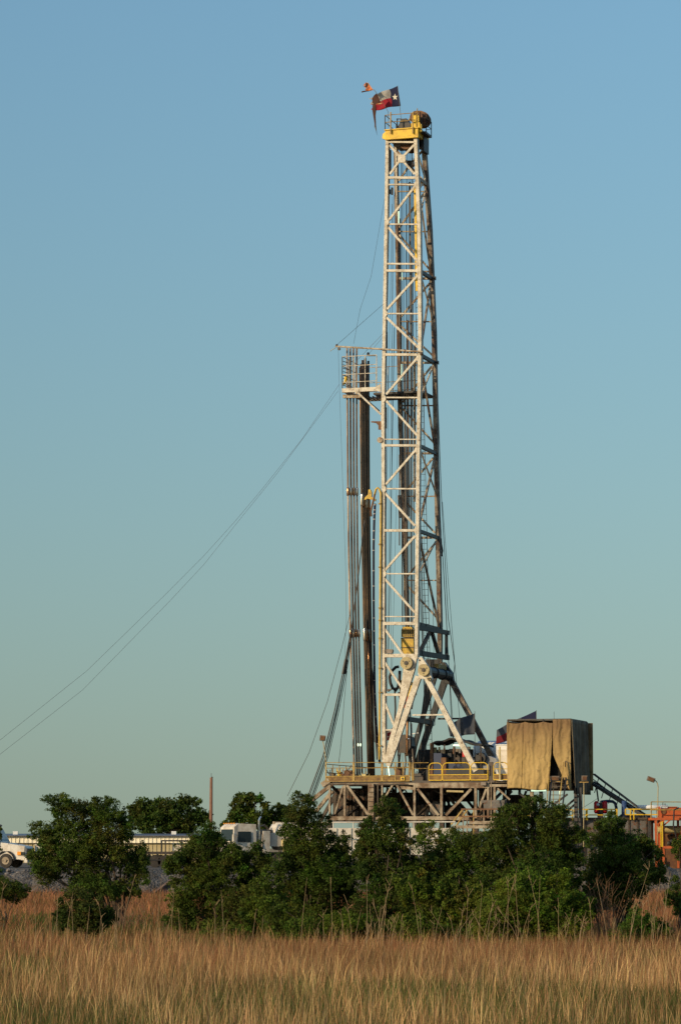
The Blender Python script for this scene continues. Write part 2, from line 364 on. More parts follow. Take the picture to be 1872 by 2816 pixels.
# side girts between near and far legs, right side
lev = [488,744,975,1225,1459,1715]
for i, y in enumerate(lev):
    p = nr(y); q = back(p)
    mb = MB(); mb.bar(p+V*.12, q+V*.25, .2, .24); mb.build('side_beam', M['creamdirty'] if y < 700 else M['bluegrey'], mast)
    if i < 5:
        y2 = lev[i+1]; p2 = nr(y2)
        a, b = (p, back(p2)) if i in (0, 2, 4) else (back(p), p2)
        mb = MB(); mb.bar(a, b, .13, .15); mb.build('side_brace', M['backpaint'], mast)
        a, b = (p, back(nr((y+y2)/2))) if i in (1, 3) else (back(p), nr((y+y2)/2))
        mb = MB(); mb.bar(a, b, .09, .09); mb.build('side_brace', M['creamdirty'], mast)
for y in (744,975):                                         # stubs poking out past the far leg
    q = back(nr(y)); mb = MB(); mb.bar(q+V*.1-U*.1, q+U*.24+Z*.0, .13, .13); mb.box(q+U*.28, .06, .22, .24, U, V); mb.build('leg_bracket', M['dark'], mast)
# far right top brace pair, lit
for a, b in ((410, 480), (520, 470)):
    mb = MB(); mb.bar(nr(a)+V*.2, back(nr(b)), .1, .12); mb.build('side_brace', M['cream'], mast)
# bottom side frame
p = nr(1715); q = back(p)
for y, hh in ((1725, .3), (1795, .34)):
    p = nr(y); q = back(p)
    mb = MB(); mb.bar(p+V*.1, q+V*.3+U*.55, .2, hh); mb.build('side_beam', M['bluegrey'], mast)
for a, b in (((back(nr(1725))-V*2.2), nr(1795)+V*.6), ((back(nr(1725))-V*2.0), back(nr(1795))), (back(nr(1725))+U*.5, back(nr(1795))+U*.5)):
    mb = MB(); mb.bar(a, b, .22, .2); mb.build('side_brace', M['bluegrey'], mast)
# ladder on the far side
mb = MB(); z0 = F(1157, 2080, 5).z; z1 = back(nr(400)).z
def lad(z): q = C0*0; p_ = back(nr(400)); return None
pb0 = back(nr(1709)); pt0 = back(nr(400))
def legp(z):
    t = (z-pb0.z)/(pt0.z-pb0.z); return pb0.lerp(pt0, t)
for s in (0, .42):
    mb.tube([legp(z0)-U*(1.15-s)-V*.4, legp(z1)-U*(.75-s)-V*.4], .022, 5)
zz = z0
while zz < z1:
    t = (zz-z0)/(z1-z0); uo = lerp(1.15, .75, t); c = legp(zz)-V*.4
    mb.tube([c-U*uo, c-U*(uo-.42)], .014, 4); zz += .4
mb.build('ladder', M['dark'], mast)
# standpipe and gooseneck
mb = MB(); sp = [(1043,2090),(1043,2056),(1044,1900),(1045,1700),(1046,1500),(1047,1382),(1046.5,1356),(1043,1345),(1038,1341),(1033,1346),(1030,1360)]
mb.tube([F(x, y, -.2) for x, y in sp], .075, 8)
stp = mb.build('standpipe', mat('aged yellow pipe', (.62,.42,.08), (.42,.28,.08), 2, .4, .65, .5), mast, smooth=True)
for y in (1385,1497,1560,1672,1706,1756,1838,1905,2052):
    mb = MB(); mb.disc(F(1045, y, -.2), Z, .13, .09, 10); mb.bar(F(1045, y, -.2), F(1055, y, 0), .05, .06); mb.build('pipe_clamp', M['yellowrail'], stp)
mb = MB(); mb.tube([F(x, y, -.1) for x, y in ((1030,1358),(1027,1375),(1022,1394),(1019,1408),(1021,1420))], .07, 7); mb.build('hose_swivel', M['brown'], stp)
mb = MB(); mb.prism([F(x, y, .3) for x, y in ((1018,1346),(1013,1346),(1011,1360),(1003,1368),(1001,1375),(1011,1371),(1021,1374),(1031,1378),(1032,1372),(1021,1366),(1021,1354))], V*.2); mb.build('hose_bracket', M['dullyellow'], mast)
# boxes and fittings hung on the left leg
mb = MB()
mb.prism([F(x, y, -.02) for x, y in ((1020,1158),(1048,1158),(1048,1181),(1040,1181),(1040,1170),(1034,1163),(1020,1161))], V*.12); mb.build('tool_plate', M['brown'], mast)
for (x, y0, y1, ww, m) in ((1063,912,957,4,'brown'),(1061,1120,1178,4,'creamdirty'),(1059,1394,1442,5,'black'),(1073,412,470,4.5,'dark'),(1072,520,533,4,'dark'),(1078,515,535,5,'dark'),(1060,1270,1340,3,'dark')):
    mb = MB(); a, b = F(x, y0, .3), F(x, y1, .3); mb.bar(a, b, px(ww), .12, V); mb.build('junction_box', M[m], mast)
mb = MB(); mb.disc(F(1045, 1210, -.1), V, .2, .2, 14); mb.build('sheave', M['creamdirty'], mast)
# vertical tracks, tubes and lights inside
for (x0, ya, x1, yb, ww, v, m) in ((1112,960,1117,1720,5,3.6,'dark'),(1121,880,1124,1420,3,3.2,'brown'),(1098,1250,1098,1500,2,2.4,'dark'),(1131,700,1132,1240,3,3.4,'dark'),(1093,600,1094,960,2.5,2.2,'brown'),(1141,515,1146,800,6,1.2,'yellow'),(1098,1362,1101,1424,9,1.6,'backpaint'),(1127,500,1130,960,4,1.4,'dark'),(1141,950,1139,1380,5,2.2,'creamdirty'),(1088,384,1092,560,4,1.2,'cream')):
    mb = MB(); mb.bar(F(x0, ya, v), F(x1, yb, v), px(ww), .14, V); mb.build('guide_rail', M[m], mast)
for (x, ya, yb) in ((1096,580,616),(1104,1001,1045),(1105,745,770)):
    mb = MB(); mb.tube([F(x, ya, 1.3), F(x, yb, 1.3)], .05, 6); mb.build('tube_light', M['tube'], mast)
mb = MB(); mb.prism([F(x, y, 1.8) for x, y in ((1118,440),(1134,440),(1136,452),(1130,458),(1120,456))], V*.4); mb.build('sheave_guard', M['dark'], mast)
# crown ---------------------------------------------------------------
mb = MB()
bl, br = F(1059, 383, -.3), F(1149, 379, -.3); u0 = (bl-C0).dot(U); u1 = (br-C0).dot(U); zc0 = bl.z; zc1 = F(1100, 355, -.3).z
mb.rbox(u0, u1, -.3, .0, zc0, zc1)
mb.rbox(u0, u1, 2.1, 2.4, zc0, zc1); mb.rbox(u1-.2, u1-.003, .0, 2.1, zc0+.1, zc1-.02)
mb.rbox(u0+.003, u0+.2, .0, 2.1, zc0+.1, zc1-.02); mb.rbox(u0-.05, u1+.05, -.38, 2.45, zc1, zc1+.07)
mb.prism([R(u0, -.25, zc1-.05), R(u0-.22, -.2, zc1-.2), R(u0-.26, -.2, zc0+.15), R(u0, -.25, zc0)], V*.35)
crown = mb.build('crown_beam', M['yellow'], mast)
mb = MB(); mb.rbox(u0+.4, u1-.3, .3, 2.0, zc0-.32, zc0+.1); mb.build('sheave_cluster_underside', M['dark'], mast)
for vv in np.linspace(.5, 1.8, 6):
    mb = MB(); mb.disc(R((u0+u1)/2+.1, float(vv), zc0-.1), V, .50, .09, 20); mb.build('sheave', M['brown'], mast)
mb = MB()                                                        # crown sheave case, right
cc = F(1152, 326, 1.0)
mb.disc(cc-V*.5-U*.05, V, .46, .14, 22); mb.disc(cc-V*.1+U*.05, V, .56, .12, 22); mb.disc(cc+V*.3+U*.12, V, .58, .12, 22); mb.disc(cc+V*.7+U*.14, V, .52, .12, 22)
mb.tube([cc-V*.7, cc+V*1.0+U*.15], .12, 8)
mb.build('sheave', M['brown'], mast)
mb = MB(); mb.prism([F(x, y, -.1) for x, y in ((1130,352),(1130,338),(1136,334),(1136,316),(1148,312),(1151,318),(1151,334),(1158,340),(1158,360),(1150,364),(1148,354))], V*.25); mb.build('bearing_bracket', M['yellow'], mast)
mb = MB(); mb.prism([F(x, y, .6) for x, y in ((1090,352),(1098,338),(1101,326),(1117,324),(1119,330),(1128,340),(1128,352))], V*.9); mb.bar(F(1092,325,.6), F(1092,350,.6), .08); mb.bar(F(1090,326,.6), F(1104,326,.6), .06); mb.build('fastline_housing', M['black'], mast)
mb = MB(); ccp = R(u1+.1, 1.2, zc1-.1); mb.rbox(u1+.05, u1+.40, .3, 1.75, zc1-.25, zc1-.1); mb.rbox(u1-.15, u1+.08, .9, 2.1, zc0-.7, zc1-.3); mb.build('side_platform', M['black'], mast)
def rail(name, pts, zb, h, par, m, r=.025, rows=(1, .5), posts=None, **kw):
    mb = MB()
    for t in rows: mb.tube([Vector((p.x, p.y, zb+h*t)) for p in pts], r, 5)
    for a, b in zip(pts, pts[1:]):
        n = max(1, round((b-a).length/1.5)) if posts is None else posts
        for k in range(n+1):
            c = a.lerp(b, k/n); mb.tube([Vector((c.x, c.y, zb-.02)), Vector((c.x, c.y, zb+h*rows[0]))], r*1.15, 5)
    return mb.build(name, m, par, **kw)
zc = zc1+.07
rail('guardrail', [R(u0, -.33, 0), R(u1-.03, -.33, 0)], zc, 1.02, mast, M['yellowrail'], .028, posts=1)
rail('guardrail', [R(u0, -.33, 0), R(u0-.02, 2.4, 0)], zc, 1.02, mast, M['dark'], .03)
rail('guardrail', [R(u1+.05, .4, 0), R(u1+.38, .45, 0), R(u1+.38, 1.7, 0), R(u1, 1.75, 0)], zc-.2, 1.0, mast, M['dark'], .028)
mb = MB()
for x in (1074, 1135): mb.vbar(F(x, 307, -.42), F(x, 366, -.42), .075, .075)
mb.build('guardrail_post', M['yellowrail'], mast)
mb = MB(); mb.tube([F(1137,305,.2), F(1137,340,.2)], .03, 5); mb.tube([F(1147,297,.2), F(1147,320,.2)], .035, 5); mb.ball(F(1126,327,-.5), .07); mb.build('beacon_post', M['yellowrail'], mast)
# racking board --------------------------------------------------------
zb = F(1000, 1071, 0).z
ul, ur = uz(941, 1071)[0], uz(1046, 1071)[0]
mb = MB(); mb.rbox(ul, ur, -.08, .12, zb-.14, zb+.14); rb = mb.build('racking_board', M['cream'], mast)
mb = MB()
mb.rbox(ul, ul+.14, .12, 4.4, zb-.1, zb+.12); mb.rbox(ul, ur+.6, 4.4, 4.6, zb-.12, zb+.12); mb.build('board_beam', M['creamdirty'], mast)
mb = MB()
mb.rbox(ur-.95, ur+2.6, 1.4, 4.3, zb-.16, zb-.02); mb.build('board_deck', M['black'], mast)
mb = MB()
for k in range(7): uu = ul+.35+k*.27; mb.rbox(uu, uu+.05, 3.2, 4.4, zb-.06, zb+.05)
mb.build('racking_finger', M['dark'], mast)
mb = MB(); a, b = F(944,1090,.5), F(992,1090,.5); mb.vbar(a, b, .22, .3); mb.build('board_beam', M['creamdirty'], mast)
mb = MB(); mb.vbar(F(978,1074,-.12), F(1047,1139,-.05), .12, .12); mb.build('board_brace', M['cream'], mast)
mb = MB(); mb.vbar(F(978,1074,4.3), F(1042,1130,4.3), .12, .12); mb.build('board_brace', M['bluegrey'], mast)
mb = MB(); mb.prism([F(x, y, -.13) for x, y in ((975,1070),(986,1070),(986,1077),(982,1082),(976,1081))], V*.1); mb.prism([F(x, y, -.11) for x, y in ((1030,1066),(1046,1054),(1046,1078),(1030,1072))], V*.05); mb.build('gusset_plate', M['cream'], mast)
bh = F(950, 980, 0).z-zb
rail('guardrail', [R(ul, 0, 0), R(ur-.28, 0, 0)], zb, bh, mast, M['cream'], .028, rows=(1, .72, .47, .24), posts=3)
rail('guardrail', [R(ul, 0, 0), R(ul, 4.5, 0)], zb, bh, mast, M['creamdirty'], .028, rows=(1, .72, .47, .24), posts=3)
rail('guardrail', [R(ul+.2, 4.5, 0), R(ur+1.7, 4.5, 0)], zb, bh*1.0, mast, M['creamdirty'], .026, rows=(.96, .5, .24), posts=5)
mb = MB()
for k in range(9): zz = zb+.15+k*.24; mb.bar(R(ul+.03, .1, zz), R(ul+.28, .5, zz-.06), .04)
mb.tube([R(ul+.55,.2,zb+bh), R(ul+.5,.3,zb)], .05, 5); mb.build('basket_rack', M['dark'], mast)
mb = MB(); mb.tube([F(x, y, .15) for x, y in ((948,1036),(951,1040),(948,1052),(943,1058))], [.09,.12,.1,.04], 6); mb.build('safety_bag', M['yellow'], mast)
# working lamp hung over the board
mb = MB(); mb.ball(F(1012, 973, .4), .1, .1, .13); mb.bar(F(1012,978,.4), F(1033,978,.4), .05); mb.build('lamp', M['bluegrey'], mast)
# boom above the board
mb = MB(); mb.tube([F(922,952,-.2), F(1040,959,-.2), F(1162,967,-.2)], .065, 7); bm = mb.build('boom', M['creamdirty'], mast)
mb = MB(); mb.disc(F(932,959,-.2), V, .1, .12, 12); mb.ball(F(926,949,-.2), .09); mb.ball(F(1159,973,-.3), .13); mb.build('pulley', M['dark'], bm)
mb = MB(); mb.tube([F(922,956,-.2), F(910,963,-.2), F(908,966,-.2)], .02, 4); mb.build('tie_rope', M['ybeige'], bm)
# small equipment in the lower mast: hose reel loop, work lamp
mb = MB(); mb.tube([F(1096,1834,1.0), F(1088,1835,1.0), F(1077,1846,1.0), F(1071,1862,1.0), F(1073,1878,1.0), F(1079,1892,1.0), F(1088,1900,1.0), F(1094,1890,1.0), F(1098,1870,1.0), F(1099,1845,1.0)], .10, 8); mb.build('rotary_hose', M['hose'], mast)
mb = MB(); mb.tube([F(1068,1901,1.0), F(1078,1894,1.0), F(1098,1892,1.0)], .06, 6); mb.ball(F(1068,1899,1), .1); mb.build('hose_clamp', M['lamp'], mast)
mb = MB(); mb.prism([F(x, y, -.25) for x, y in ((1061,1788),(1063,1785),(1078,1786),(1079,1790),(1077,1797),(1062,1797))], V*.3); mb.build('work_lamp', M['lamp'], mast)
# ============================================================ TRAVELLING GEAR
blk = thing('travelling_block', 'yellow travelling block with black slotted top hanging low inside the mast', 'travelling block', F(1119, 1800, 1.7))
mb = MB(); pts = [(1103,1752),(1103,1732),(1108,1724),(1130,1724),(1136,1732),(1136,1752)]
mb.prism([F(x, y, 1.3) for x, y in pts], V*.8); mb.build('sheave_housing', M['dullyellow'], blk)
mb = MB()
for k in range(6): x = 1106.5+k*5.2; mb.bar(F(x, 1729, 1.29), F(x, 1751, 1.29), .06, .04, V)
mb.build('slot', M['black'], blk)
mb = MB(); mb.prism([F(x, y, 1.25) for x, y in ((1102,1754),(1136,1754),(1137,1800),(1133,1812),(1106,1812),(1103,1795))], V*.9); mb.build('block_body', M['dullyellow'], blk)
mb = MB(); mb.vbar(F(1102,1755,1.22), F(1137,1755,1.22), .05, .05); mb.vbar(F(1102,1781,1.22), F(1137,1781,1.22), .04, .04); mb.build('band', M['dark'], blk)
tdr = thing('top_drive', 'orange and rust coloured swivel machine below the yellow travelling block', 'swivel', F(1120, 1975, 1.7))
mb = MB(); mb.tube([F(1125,1812,1.7), F(1125,1870,1.7)], .09); mb.tube([F(1112,1812,1.7), F(1108,1870,1.7)], .07); mb.build('link_bar', M['dark'], tdr)
mb = MB(); mb.prism([F(x, y, 1.4) for x, y in ((1096,1878),(1106,1868),(1120,1870),(1136,1882),(1138,1910),(1126,1918),(1100,1910))], V*.7); mb.build('swivel_body', M['yellow'], tdr)
mb = MB(); mb.prism([F(x, y, 1.35) for x, y in ((1094,1904),(1110,1902),(1112,1912),(1126,1918),(1132,1926),(1128,1950),(1112,1950),(1096,1918))], V*.5); mb.build('gearbox', M['orange'], tdr)
mb = MB(); mb.tube([F(1121,1950,1.6), F(1120,1985,1.6), F(1118,2080,1.6)], [.12,.1,.08], 8); mb.build('kelly', M['pipeworn'], tdr)
for (x0, y0, x1, y1, r) in ((1100,1915,1094,2080,.06),(1126,1925,1130,2100,.05),(1085,1895,1085,2000,.07)):
    mb = MB(); mb.tube([F(x0, y0, 2.1), F((x0+x1)/2+2, (y0+y1)/2, 2.1), F(x1, y1, 2.1)], r, 6); mb.build('hanging_hose', M['hose'], tdr)
# hoist cables from the crown to the block
for k, (xt, xb) in enumerate(((1102,1107),(1105,1110),(1109,1114),(1115,1120),(1119,1125),(1123,1129),(1128,1133),(1132,1135))):
    mb = MB(); v = .9+k*.15; mb.tube([F(xt, 400, v), F(xb, 1728, 1.7+(k-4)*.03)], .019, 5)
    mb.build('hoist_cable', M['cable'], label='thin dark hoist cable running down inside the mast to the yellow block', cat='cable', group='hoist cables inside the mast')
for (a, b, v, r) in (((1083,535),(1064,1900),1.5,.012),((1079,540),(1075,1850),1.7,.01),((1078,560),(1060,1500),1.0,.012),((1084,900),(1068,1800),.8,.022),((1096,1100),(1078,1850),.9,.010),((1155,1480),(1170,2080),1.5,.022),((1160,1480),(1185,2000),1.8,.022),((1150,1500),(1166,1900),.8,.02),((1190,1660),(1196,1995),3,.014),((1163,900),(1168,1990),4.,.010)):
    mb = MB(); mb.tube([F(*a, v), F(*b, v)], r, 4)
    mb.build('tugger_line', M['cable'], label='slack thin service line hanging through the open mast lattice', cat='cable', group='service lines in the mast')
for k, (x0, y0, x1, y1, v) in enumerate(((1100,600,1106,1720,2.9),(1116,560,1122,1725,3.4),(1135,600,1139,1725,3.8),(1128,640,1131,1725,4.2))):
    mb = MB(); mb.tube([F(x0, y0, v), F(x1, y1, v)], .03, 5); mb.build('service_hose', M['hose'], label='thicker black service hose hanging straight down inside the mast', cat='hose', group='service hoses inside the mast')
# long cables down the right flank of the mast
for lab, pts, r in (('dark cable from the crown ending at the right hand A-frame pivot', [(1172,378,2.6),(1183,611,3.3),(1200,1000,4.4),(1214,1380,5.4),(1232,1700,6.2),(1250,1826,6.4),(1247,1856,6.4)], .024),
    ('dark cable from the crown passing right of the mast to the rig floor', [(1170,384,2.4),(1181,611,3.0),(1197,1000,4.0),(1208,1380,4.8),(1232,1800,4.6),(1244,1980,4.4),(1250,2100,4.4)], .020),
    ('outermost thin cable bowing away from the right side of the mast', [(1216,1380,5.5),(1232,1600,6),(1248,1800,6),(1262,1960,6),(1275,2090,6)], .016)):
    mb = MB(); mb.tube([F(*p) for p in pts], r, 5); mb.build('stay_cable', M['cable'], label=lab, cat='cable')
for lab, pts, r in (('dark line with a shackle hanging from the right mast leg down behind the A-frame', [(1211,1483,5.6),(1217,1530,5.7),(1227,1700,5.6),(1240,1960,5.4),(1247,2060,5.3)], .022),):
    mb = MB(); mb.tube([F(*p) for p in pts], r, 5); mb.tube([F(1210,1480,5.6), F(1216,1515,5.7), F(1213,1530,5.7)], .07, 5); mb.build('stay_cable', M['cable'], label=lab, cat='cable')
# ============================================================ A-FRAME
af = thing('a_frame', 'cream A-frame of leaning box legs propping the foot of the mast', 'A-frame', F(1190, 2125, 2.5))
def aleg(pts, w0, w1, v0, m, t=.3):
    mb = MB(); a = F(*pts[0], 0)+V*v0; b = F(*pts[1], 0)+V*v0; d = (b-a).normalized(); n = d.cross(V).normalized()
    mb.prism([a+n*w0/2, a-n*w0/2, b-n*w1/2, b+n*w1/2], V*t); mb.build('leg', m, af)
aleg([(1158,1862),(1075,2108)], .42, .32, -.75, M['cream']); aleg([(1178,1862),(1316,2122)], .34, .36, -.75, M['cream'])
aleg([(1158,1862),(1075,2108)], .46, .34, 5.6, M['bluegrey']); aleg([(1178,1862),(1316,2122)], .38, .36, 5.6, M['backpaint'])
mb = MB(); g1 = [(1151,1808),(1160,1808),(1172,1826),(1181,1838),(1184,1858),(1188,1868),(1186,1874),(1176,1874),(1166,1868),(1152,1866),(1149,1852)]
mb.prism([F(x, y, -.78) for x, y in g1], V*.36); mb.build('pivot_plate', M['cream'], af)
mb = MB(); mb.prism([F(x, y, 0)+V*5.55 for x, y in g1], V*.45); mb.build('pivot_plate', M['bluegrey'], af)
pin(1165.5, 1843, .40, -.90, af); pin(1179.5, 1867.5, .13, -.84, af)
mb = MB(); mb.disc(F(1153,1816,-.8), V, .06, .05, 8); mb.build('bolt', M['dark'], af)
a = F(1170, 1846, 0); mb = MB(); mb.tube([a-V*.4, a+V*5.6], .33, 14); mb.tube([a+V*2.0, a+V*2.1], .4, 14); mb.tube([a+V*4, a+V*4.1], .4, 14); mb.build('spreader_tube', M['bluegrey'], af)
mb = MB(); a = F(1160,1824,0); mb.bar(a+V*3.4, a+V*5.4, .35, .3); mb.build('yellow_sheave_case', M['yellowrail'], af)
mb = MB(); mb.vbar(F(1134,1967,-.6), F(1224,1966,-.6), .10, .1); mb.build('tie_bar', M['cream'], af)
mb = MB(); mb.vbar(F(1134,1967,-.6)+V*6.2, F(1224,1966,-.6)+V*6.2, .12, .1); mb.build('tie_bar', M['bluegrey'], af)
mb = MB(); a = F(1120,1978,-.3); mb.bar(a, a+V*5.6, .3, .3); mb.box(a+V*5.4, .5, .5, .5, U, V); mb.build('cross_beam', M['bluegrey'], af)
# ============================================================ SUBSTRUCTURE
zd = F(1000, 2148, -1.5).z
uL, uR = uz(896, 2148, -1.5)[0], uz(1345, 2148, -1.5)[0]
sub = thing('substructure', 'tan steel truss substructure carrying the rig floor above the treetops', 'substructure', R((uL+uR)/2, 2.5, PADZ))
mb = MB(); mb.rbox(uL, uR+.3, -1.5, 7.5, zd-.16, zd-.02); mb.build('floor_deck', M['dark'], sub)
mb = MB(); mb.rbox(uL, uR, -1.56, -1.44, zd-.30, zd-.165); mb.build('deck_edge_beam', M['substeel'], sub)
verts = [(907,5,'substeel'),(948,6.5,'substeel'),(1039,4,'substeel2'),(1051,4,'substeel'),(1140,6,'substeel'),(1214,7,'substeel'),(1308,7,'substeel'),(1342,6,'substeel'),(1360,6,'substeel')]
diags = [((943,2163),(921,2240),5),((954,2160),(1012,2240),7.5),((1082,2156),(1038,2225),5),((1089,2155),(1136,2242),6),((1148,2170),(1206,2243),7.5),((1296,2170),(1226,2243),7.5),((1337,2170),(1318,2222),6),((1368,2169),(1402,2200),5)]
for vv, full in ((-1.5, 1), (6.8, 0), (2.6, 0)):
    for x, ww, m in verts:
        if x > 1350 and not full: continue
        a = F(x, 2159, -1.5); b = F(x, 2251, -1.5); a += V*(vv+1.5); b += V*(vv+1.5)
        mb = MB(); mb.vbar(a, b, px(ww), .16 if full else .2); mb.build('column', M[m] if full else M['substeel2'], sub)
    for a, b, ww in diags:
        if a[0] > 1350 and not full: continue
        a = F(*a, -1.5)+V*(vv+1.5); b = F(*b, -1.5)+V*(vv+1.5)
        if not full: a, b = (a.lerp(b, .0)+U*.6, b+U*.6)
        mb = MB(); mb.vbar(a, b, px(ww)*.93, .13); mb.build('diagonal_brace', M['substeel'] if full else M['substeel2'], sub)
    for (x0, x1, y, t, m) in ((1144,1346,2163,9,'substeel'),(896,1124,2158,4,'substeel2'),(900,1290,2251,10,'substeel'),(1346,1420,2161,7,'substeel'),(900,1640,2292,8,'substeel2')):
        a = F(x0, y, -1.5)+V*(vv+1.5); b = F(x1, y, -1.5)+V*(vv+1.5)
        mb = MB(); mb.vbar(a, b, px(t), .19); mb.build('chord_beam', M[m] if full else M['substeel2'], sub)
mb = MB(); a = F(1021,2156,-1.6); b = F(1021,2262,-1.6); mb.vbar(a, b, px(16), .3); bc = mb.build('corner_post', M['substeel'], sub)
mb = MB()
for k in range(7): y = 2166+k*13; mb.vbar(F(1014,y,-1.78), F(1028,y,-1.78), .035, .04)
mb.build('rung', M['substeel2'], bc)
for x in (905,1021,1140,1214,1308,1400,1500,1600):
    for vv in (-1.4, 6.7):
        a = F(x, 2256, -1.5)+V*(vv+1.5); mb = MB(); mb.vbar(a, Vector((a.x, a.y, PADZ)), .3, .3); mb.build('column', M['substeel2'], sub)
for (x, y, x2, y2, v, t, m) in ((912,2158,851,2207,-1.4,10,'substeel'),(914,2176,868,2234,.5,9,'substeel'),(930,2170,880,2262,4,9,'substeel2'),(906,2146,886,2160,-1.5,14,'substeel'),(1100,2166,1142,2170,-1.3,8,'substeel')):
    mb = MB(); mb.vbar(F(x,y,v), F(x2,y2,v), px(t), .25); mb.build('raker_beam', M[m], sub)
# cross members between the two side trusses
for x in (907,948,1021,1140,1214,1308):
    a = F(x, 2160, -1.4); b = F(x, 2249, -1.4)
    mb = MB(); mb.bar(a+V*.2, b+V*8, .16, .14); mb.build('diagonal_brace', M['substeel2'], sub)
    mb = MB(); mb.bar(b+V*.2, a+V*8, .16, .14); mb.build('diagonal_brace', M['substeel2'], sub)
# well-centre equipment under the floor
bop = thing('blowout_preventer', 'dark stacked valve equipment under the middle of the rig floor', 'valve stack', FZ(1165, PADZ, 3))
mb = MB(); c = FZ(1165, PADZ, 3); c.z = PADZ
for z, r, h in ((0,.45,.5),(.5,.3,.5),(1.0,.55,.7),(1.7,.3,.2),(1.9,.55,.6),(2.5,.35,.3),(2.8,.6,.8),(3.6,.25,.7)): mb.tube([c+Z*z, c+Z*(z+h)], r, 12)
mb.build('body', M['dark'], bop); mb = MB(); mb.tube([c-U*1.3+Z*1.3, c+U*1.3+Z*1.3], .2, 8); mb.tube([c-U*1.2+Z*2.2, c+U*1.2+Z*2.2], .2, 8); mb.build('ram_cylinder', M['mud'], bop)
for (x0, x1, v, y0, y1) in ((915,1015,3.2,2168,2262),(1024,1135,3.6,2180,2262),(1150,1212,4.4,2162,2235),(1216,1300,4.8,2162,2205),(1222,1262,3.5,2215,2262),(1316,1345,4,2162,2262),(1400,1462,5,2186,2262)):  # dark boxes added to block the sky and blacken the truss interior
    mb = MB(); a = F(x0, y1, v); b = F(x1, y0, v); ua_, ub_ = (a-C0).dot(U), (b-C0).dot(U); mb.rbox(ua_, ub_, v, v+1.2, a.z, b.z)
    for q in range(5): uq = lerp(ua_, ub_, (q+.5)/5); mb.bar(R(uq, v-.06, a.z), R(uq, v-.06, b.z), .09, .1)
    mb.build('sky_block_box', M['substeel2'] if x0 != 1222 else M['bluegrey'], sub)
rr = random.Random(3)
for k in range(26):
    x = rr.uniform(925, 1330); v = rr.uniform(0, 6); y0 = rr.uniform(2165, 2190)
    a = F(x, y0, v); kk = rr.random()
    mb = MB()
    if kk < .45: b = F(x+rr.uniform(-12, 12), 2262, v+rr.uniform(-.5, .5)); mb.tube([a, b], rr.uniform(.05, .13), 7)
    elif kk < .7: b = a+U*rr.uniform(.6, 2)-Z*rr.uniform(0, 1.2); mb.tube([a, a.lerp(b, .5)-Z*.25, b], rr.uniform(.04, .09), 6)
    else: mb.box(F(x, 2235+rr.uniform(-10, 8), v), rr.uniform(.3, .9), rr.uniform(.3, .8), rr.uniform(.4, 1.1), U, V)
    mb.build('pipework', M[rr.choice(['substeel2','dark','mud','substeel','bluegrey'])], sub)
mb = MB(); mb.tube([F(1228,2176.5,-1.7), F(1274,2178,-1.7)], .075, 8); mb.build('tube_light_casing', M['ybeige'], sub)
mb = MB(); mb.box(F(1330,2100+56,-1.75), .35, .25, .22, U, V); mb.build('flood_lamp', M['lamp'], sub)
# floor guardrails
def floor_rail(x0, x1, arched=(), posts=(), toe='toeboard', m='yellowrail', v=-1.58):
    h = F(x0, 2098, v).z-zd
    mb = MB()
    for t in (1, .70): mb.tube([FZ(x0, zd+h*t, v), FZ(x1, zd+h*t, v)], .024, 5)
    for x in posts: mb.vbar(FZ(x, zd-.03, v-.03), FZ(x, zd+h, v-.03), .075, .06)
    o = mb.build('guardrail', M[m], sub)
    mb = MB(); a, b = FZ(x0, zd+.14, v), FZ(x1, zd+.14, v); mb.vbar(a, b, .30, .03); mb.build('toe_board', M[toe], o)
    mb = MB(); mb.vbar(a+Z*.17-V*.03, b+Z*.17-V*.03, .05, .05); mb.vbar(a-Z*.17-V*.03, b-Z*.17-V*.03, .05, .05); mb.build('trim_bar', M['yellow'] if toe != 'toeboard' else M['yellowrail'], o)
    return o, h
floor_rail(896, 972, posts=(896, 971)); floor_rail(974, 1050, posts=(974, 1049)); floor_rail(1052, 1127, posts=(1052, 1087, 1108, 1126))
mb = MB(); mb.box(FZ(1107, zd+.13, -1.66), .28, .06, .24, U, V); mb.build('sign_plate', M['yellow'], sub)
mb = MB(); mb.disc(FZ(1107, zd+.13, -1.70), V, .07, .04, 12); mb.build('sign_hole', M['black'], sub)
mb = MB(); mb.tube([FZ(1127, zd+1.18, -1.5), FZ(1178, zd+1.18, -1.5)], .022, 5); mb.tube([FZ(1127, zd+.8, -1.5), FZ(1178, zd+.8, -1.5)], .02, 5); mb.vbar(FZ(1133, zd, -1.5), FZ(1131, zd+1.15, -1.5), .07, .1); mb.vbar(FZ(1137, zd, -1.5), FZ(1136, zd+1.15, -1.5), .07, .1); mb.build('guardrail', M['yellowrail'], sub)
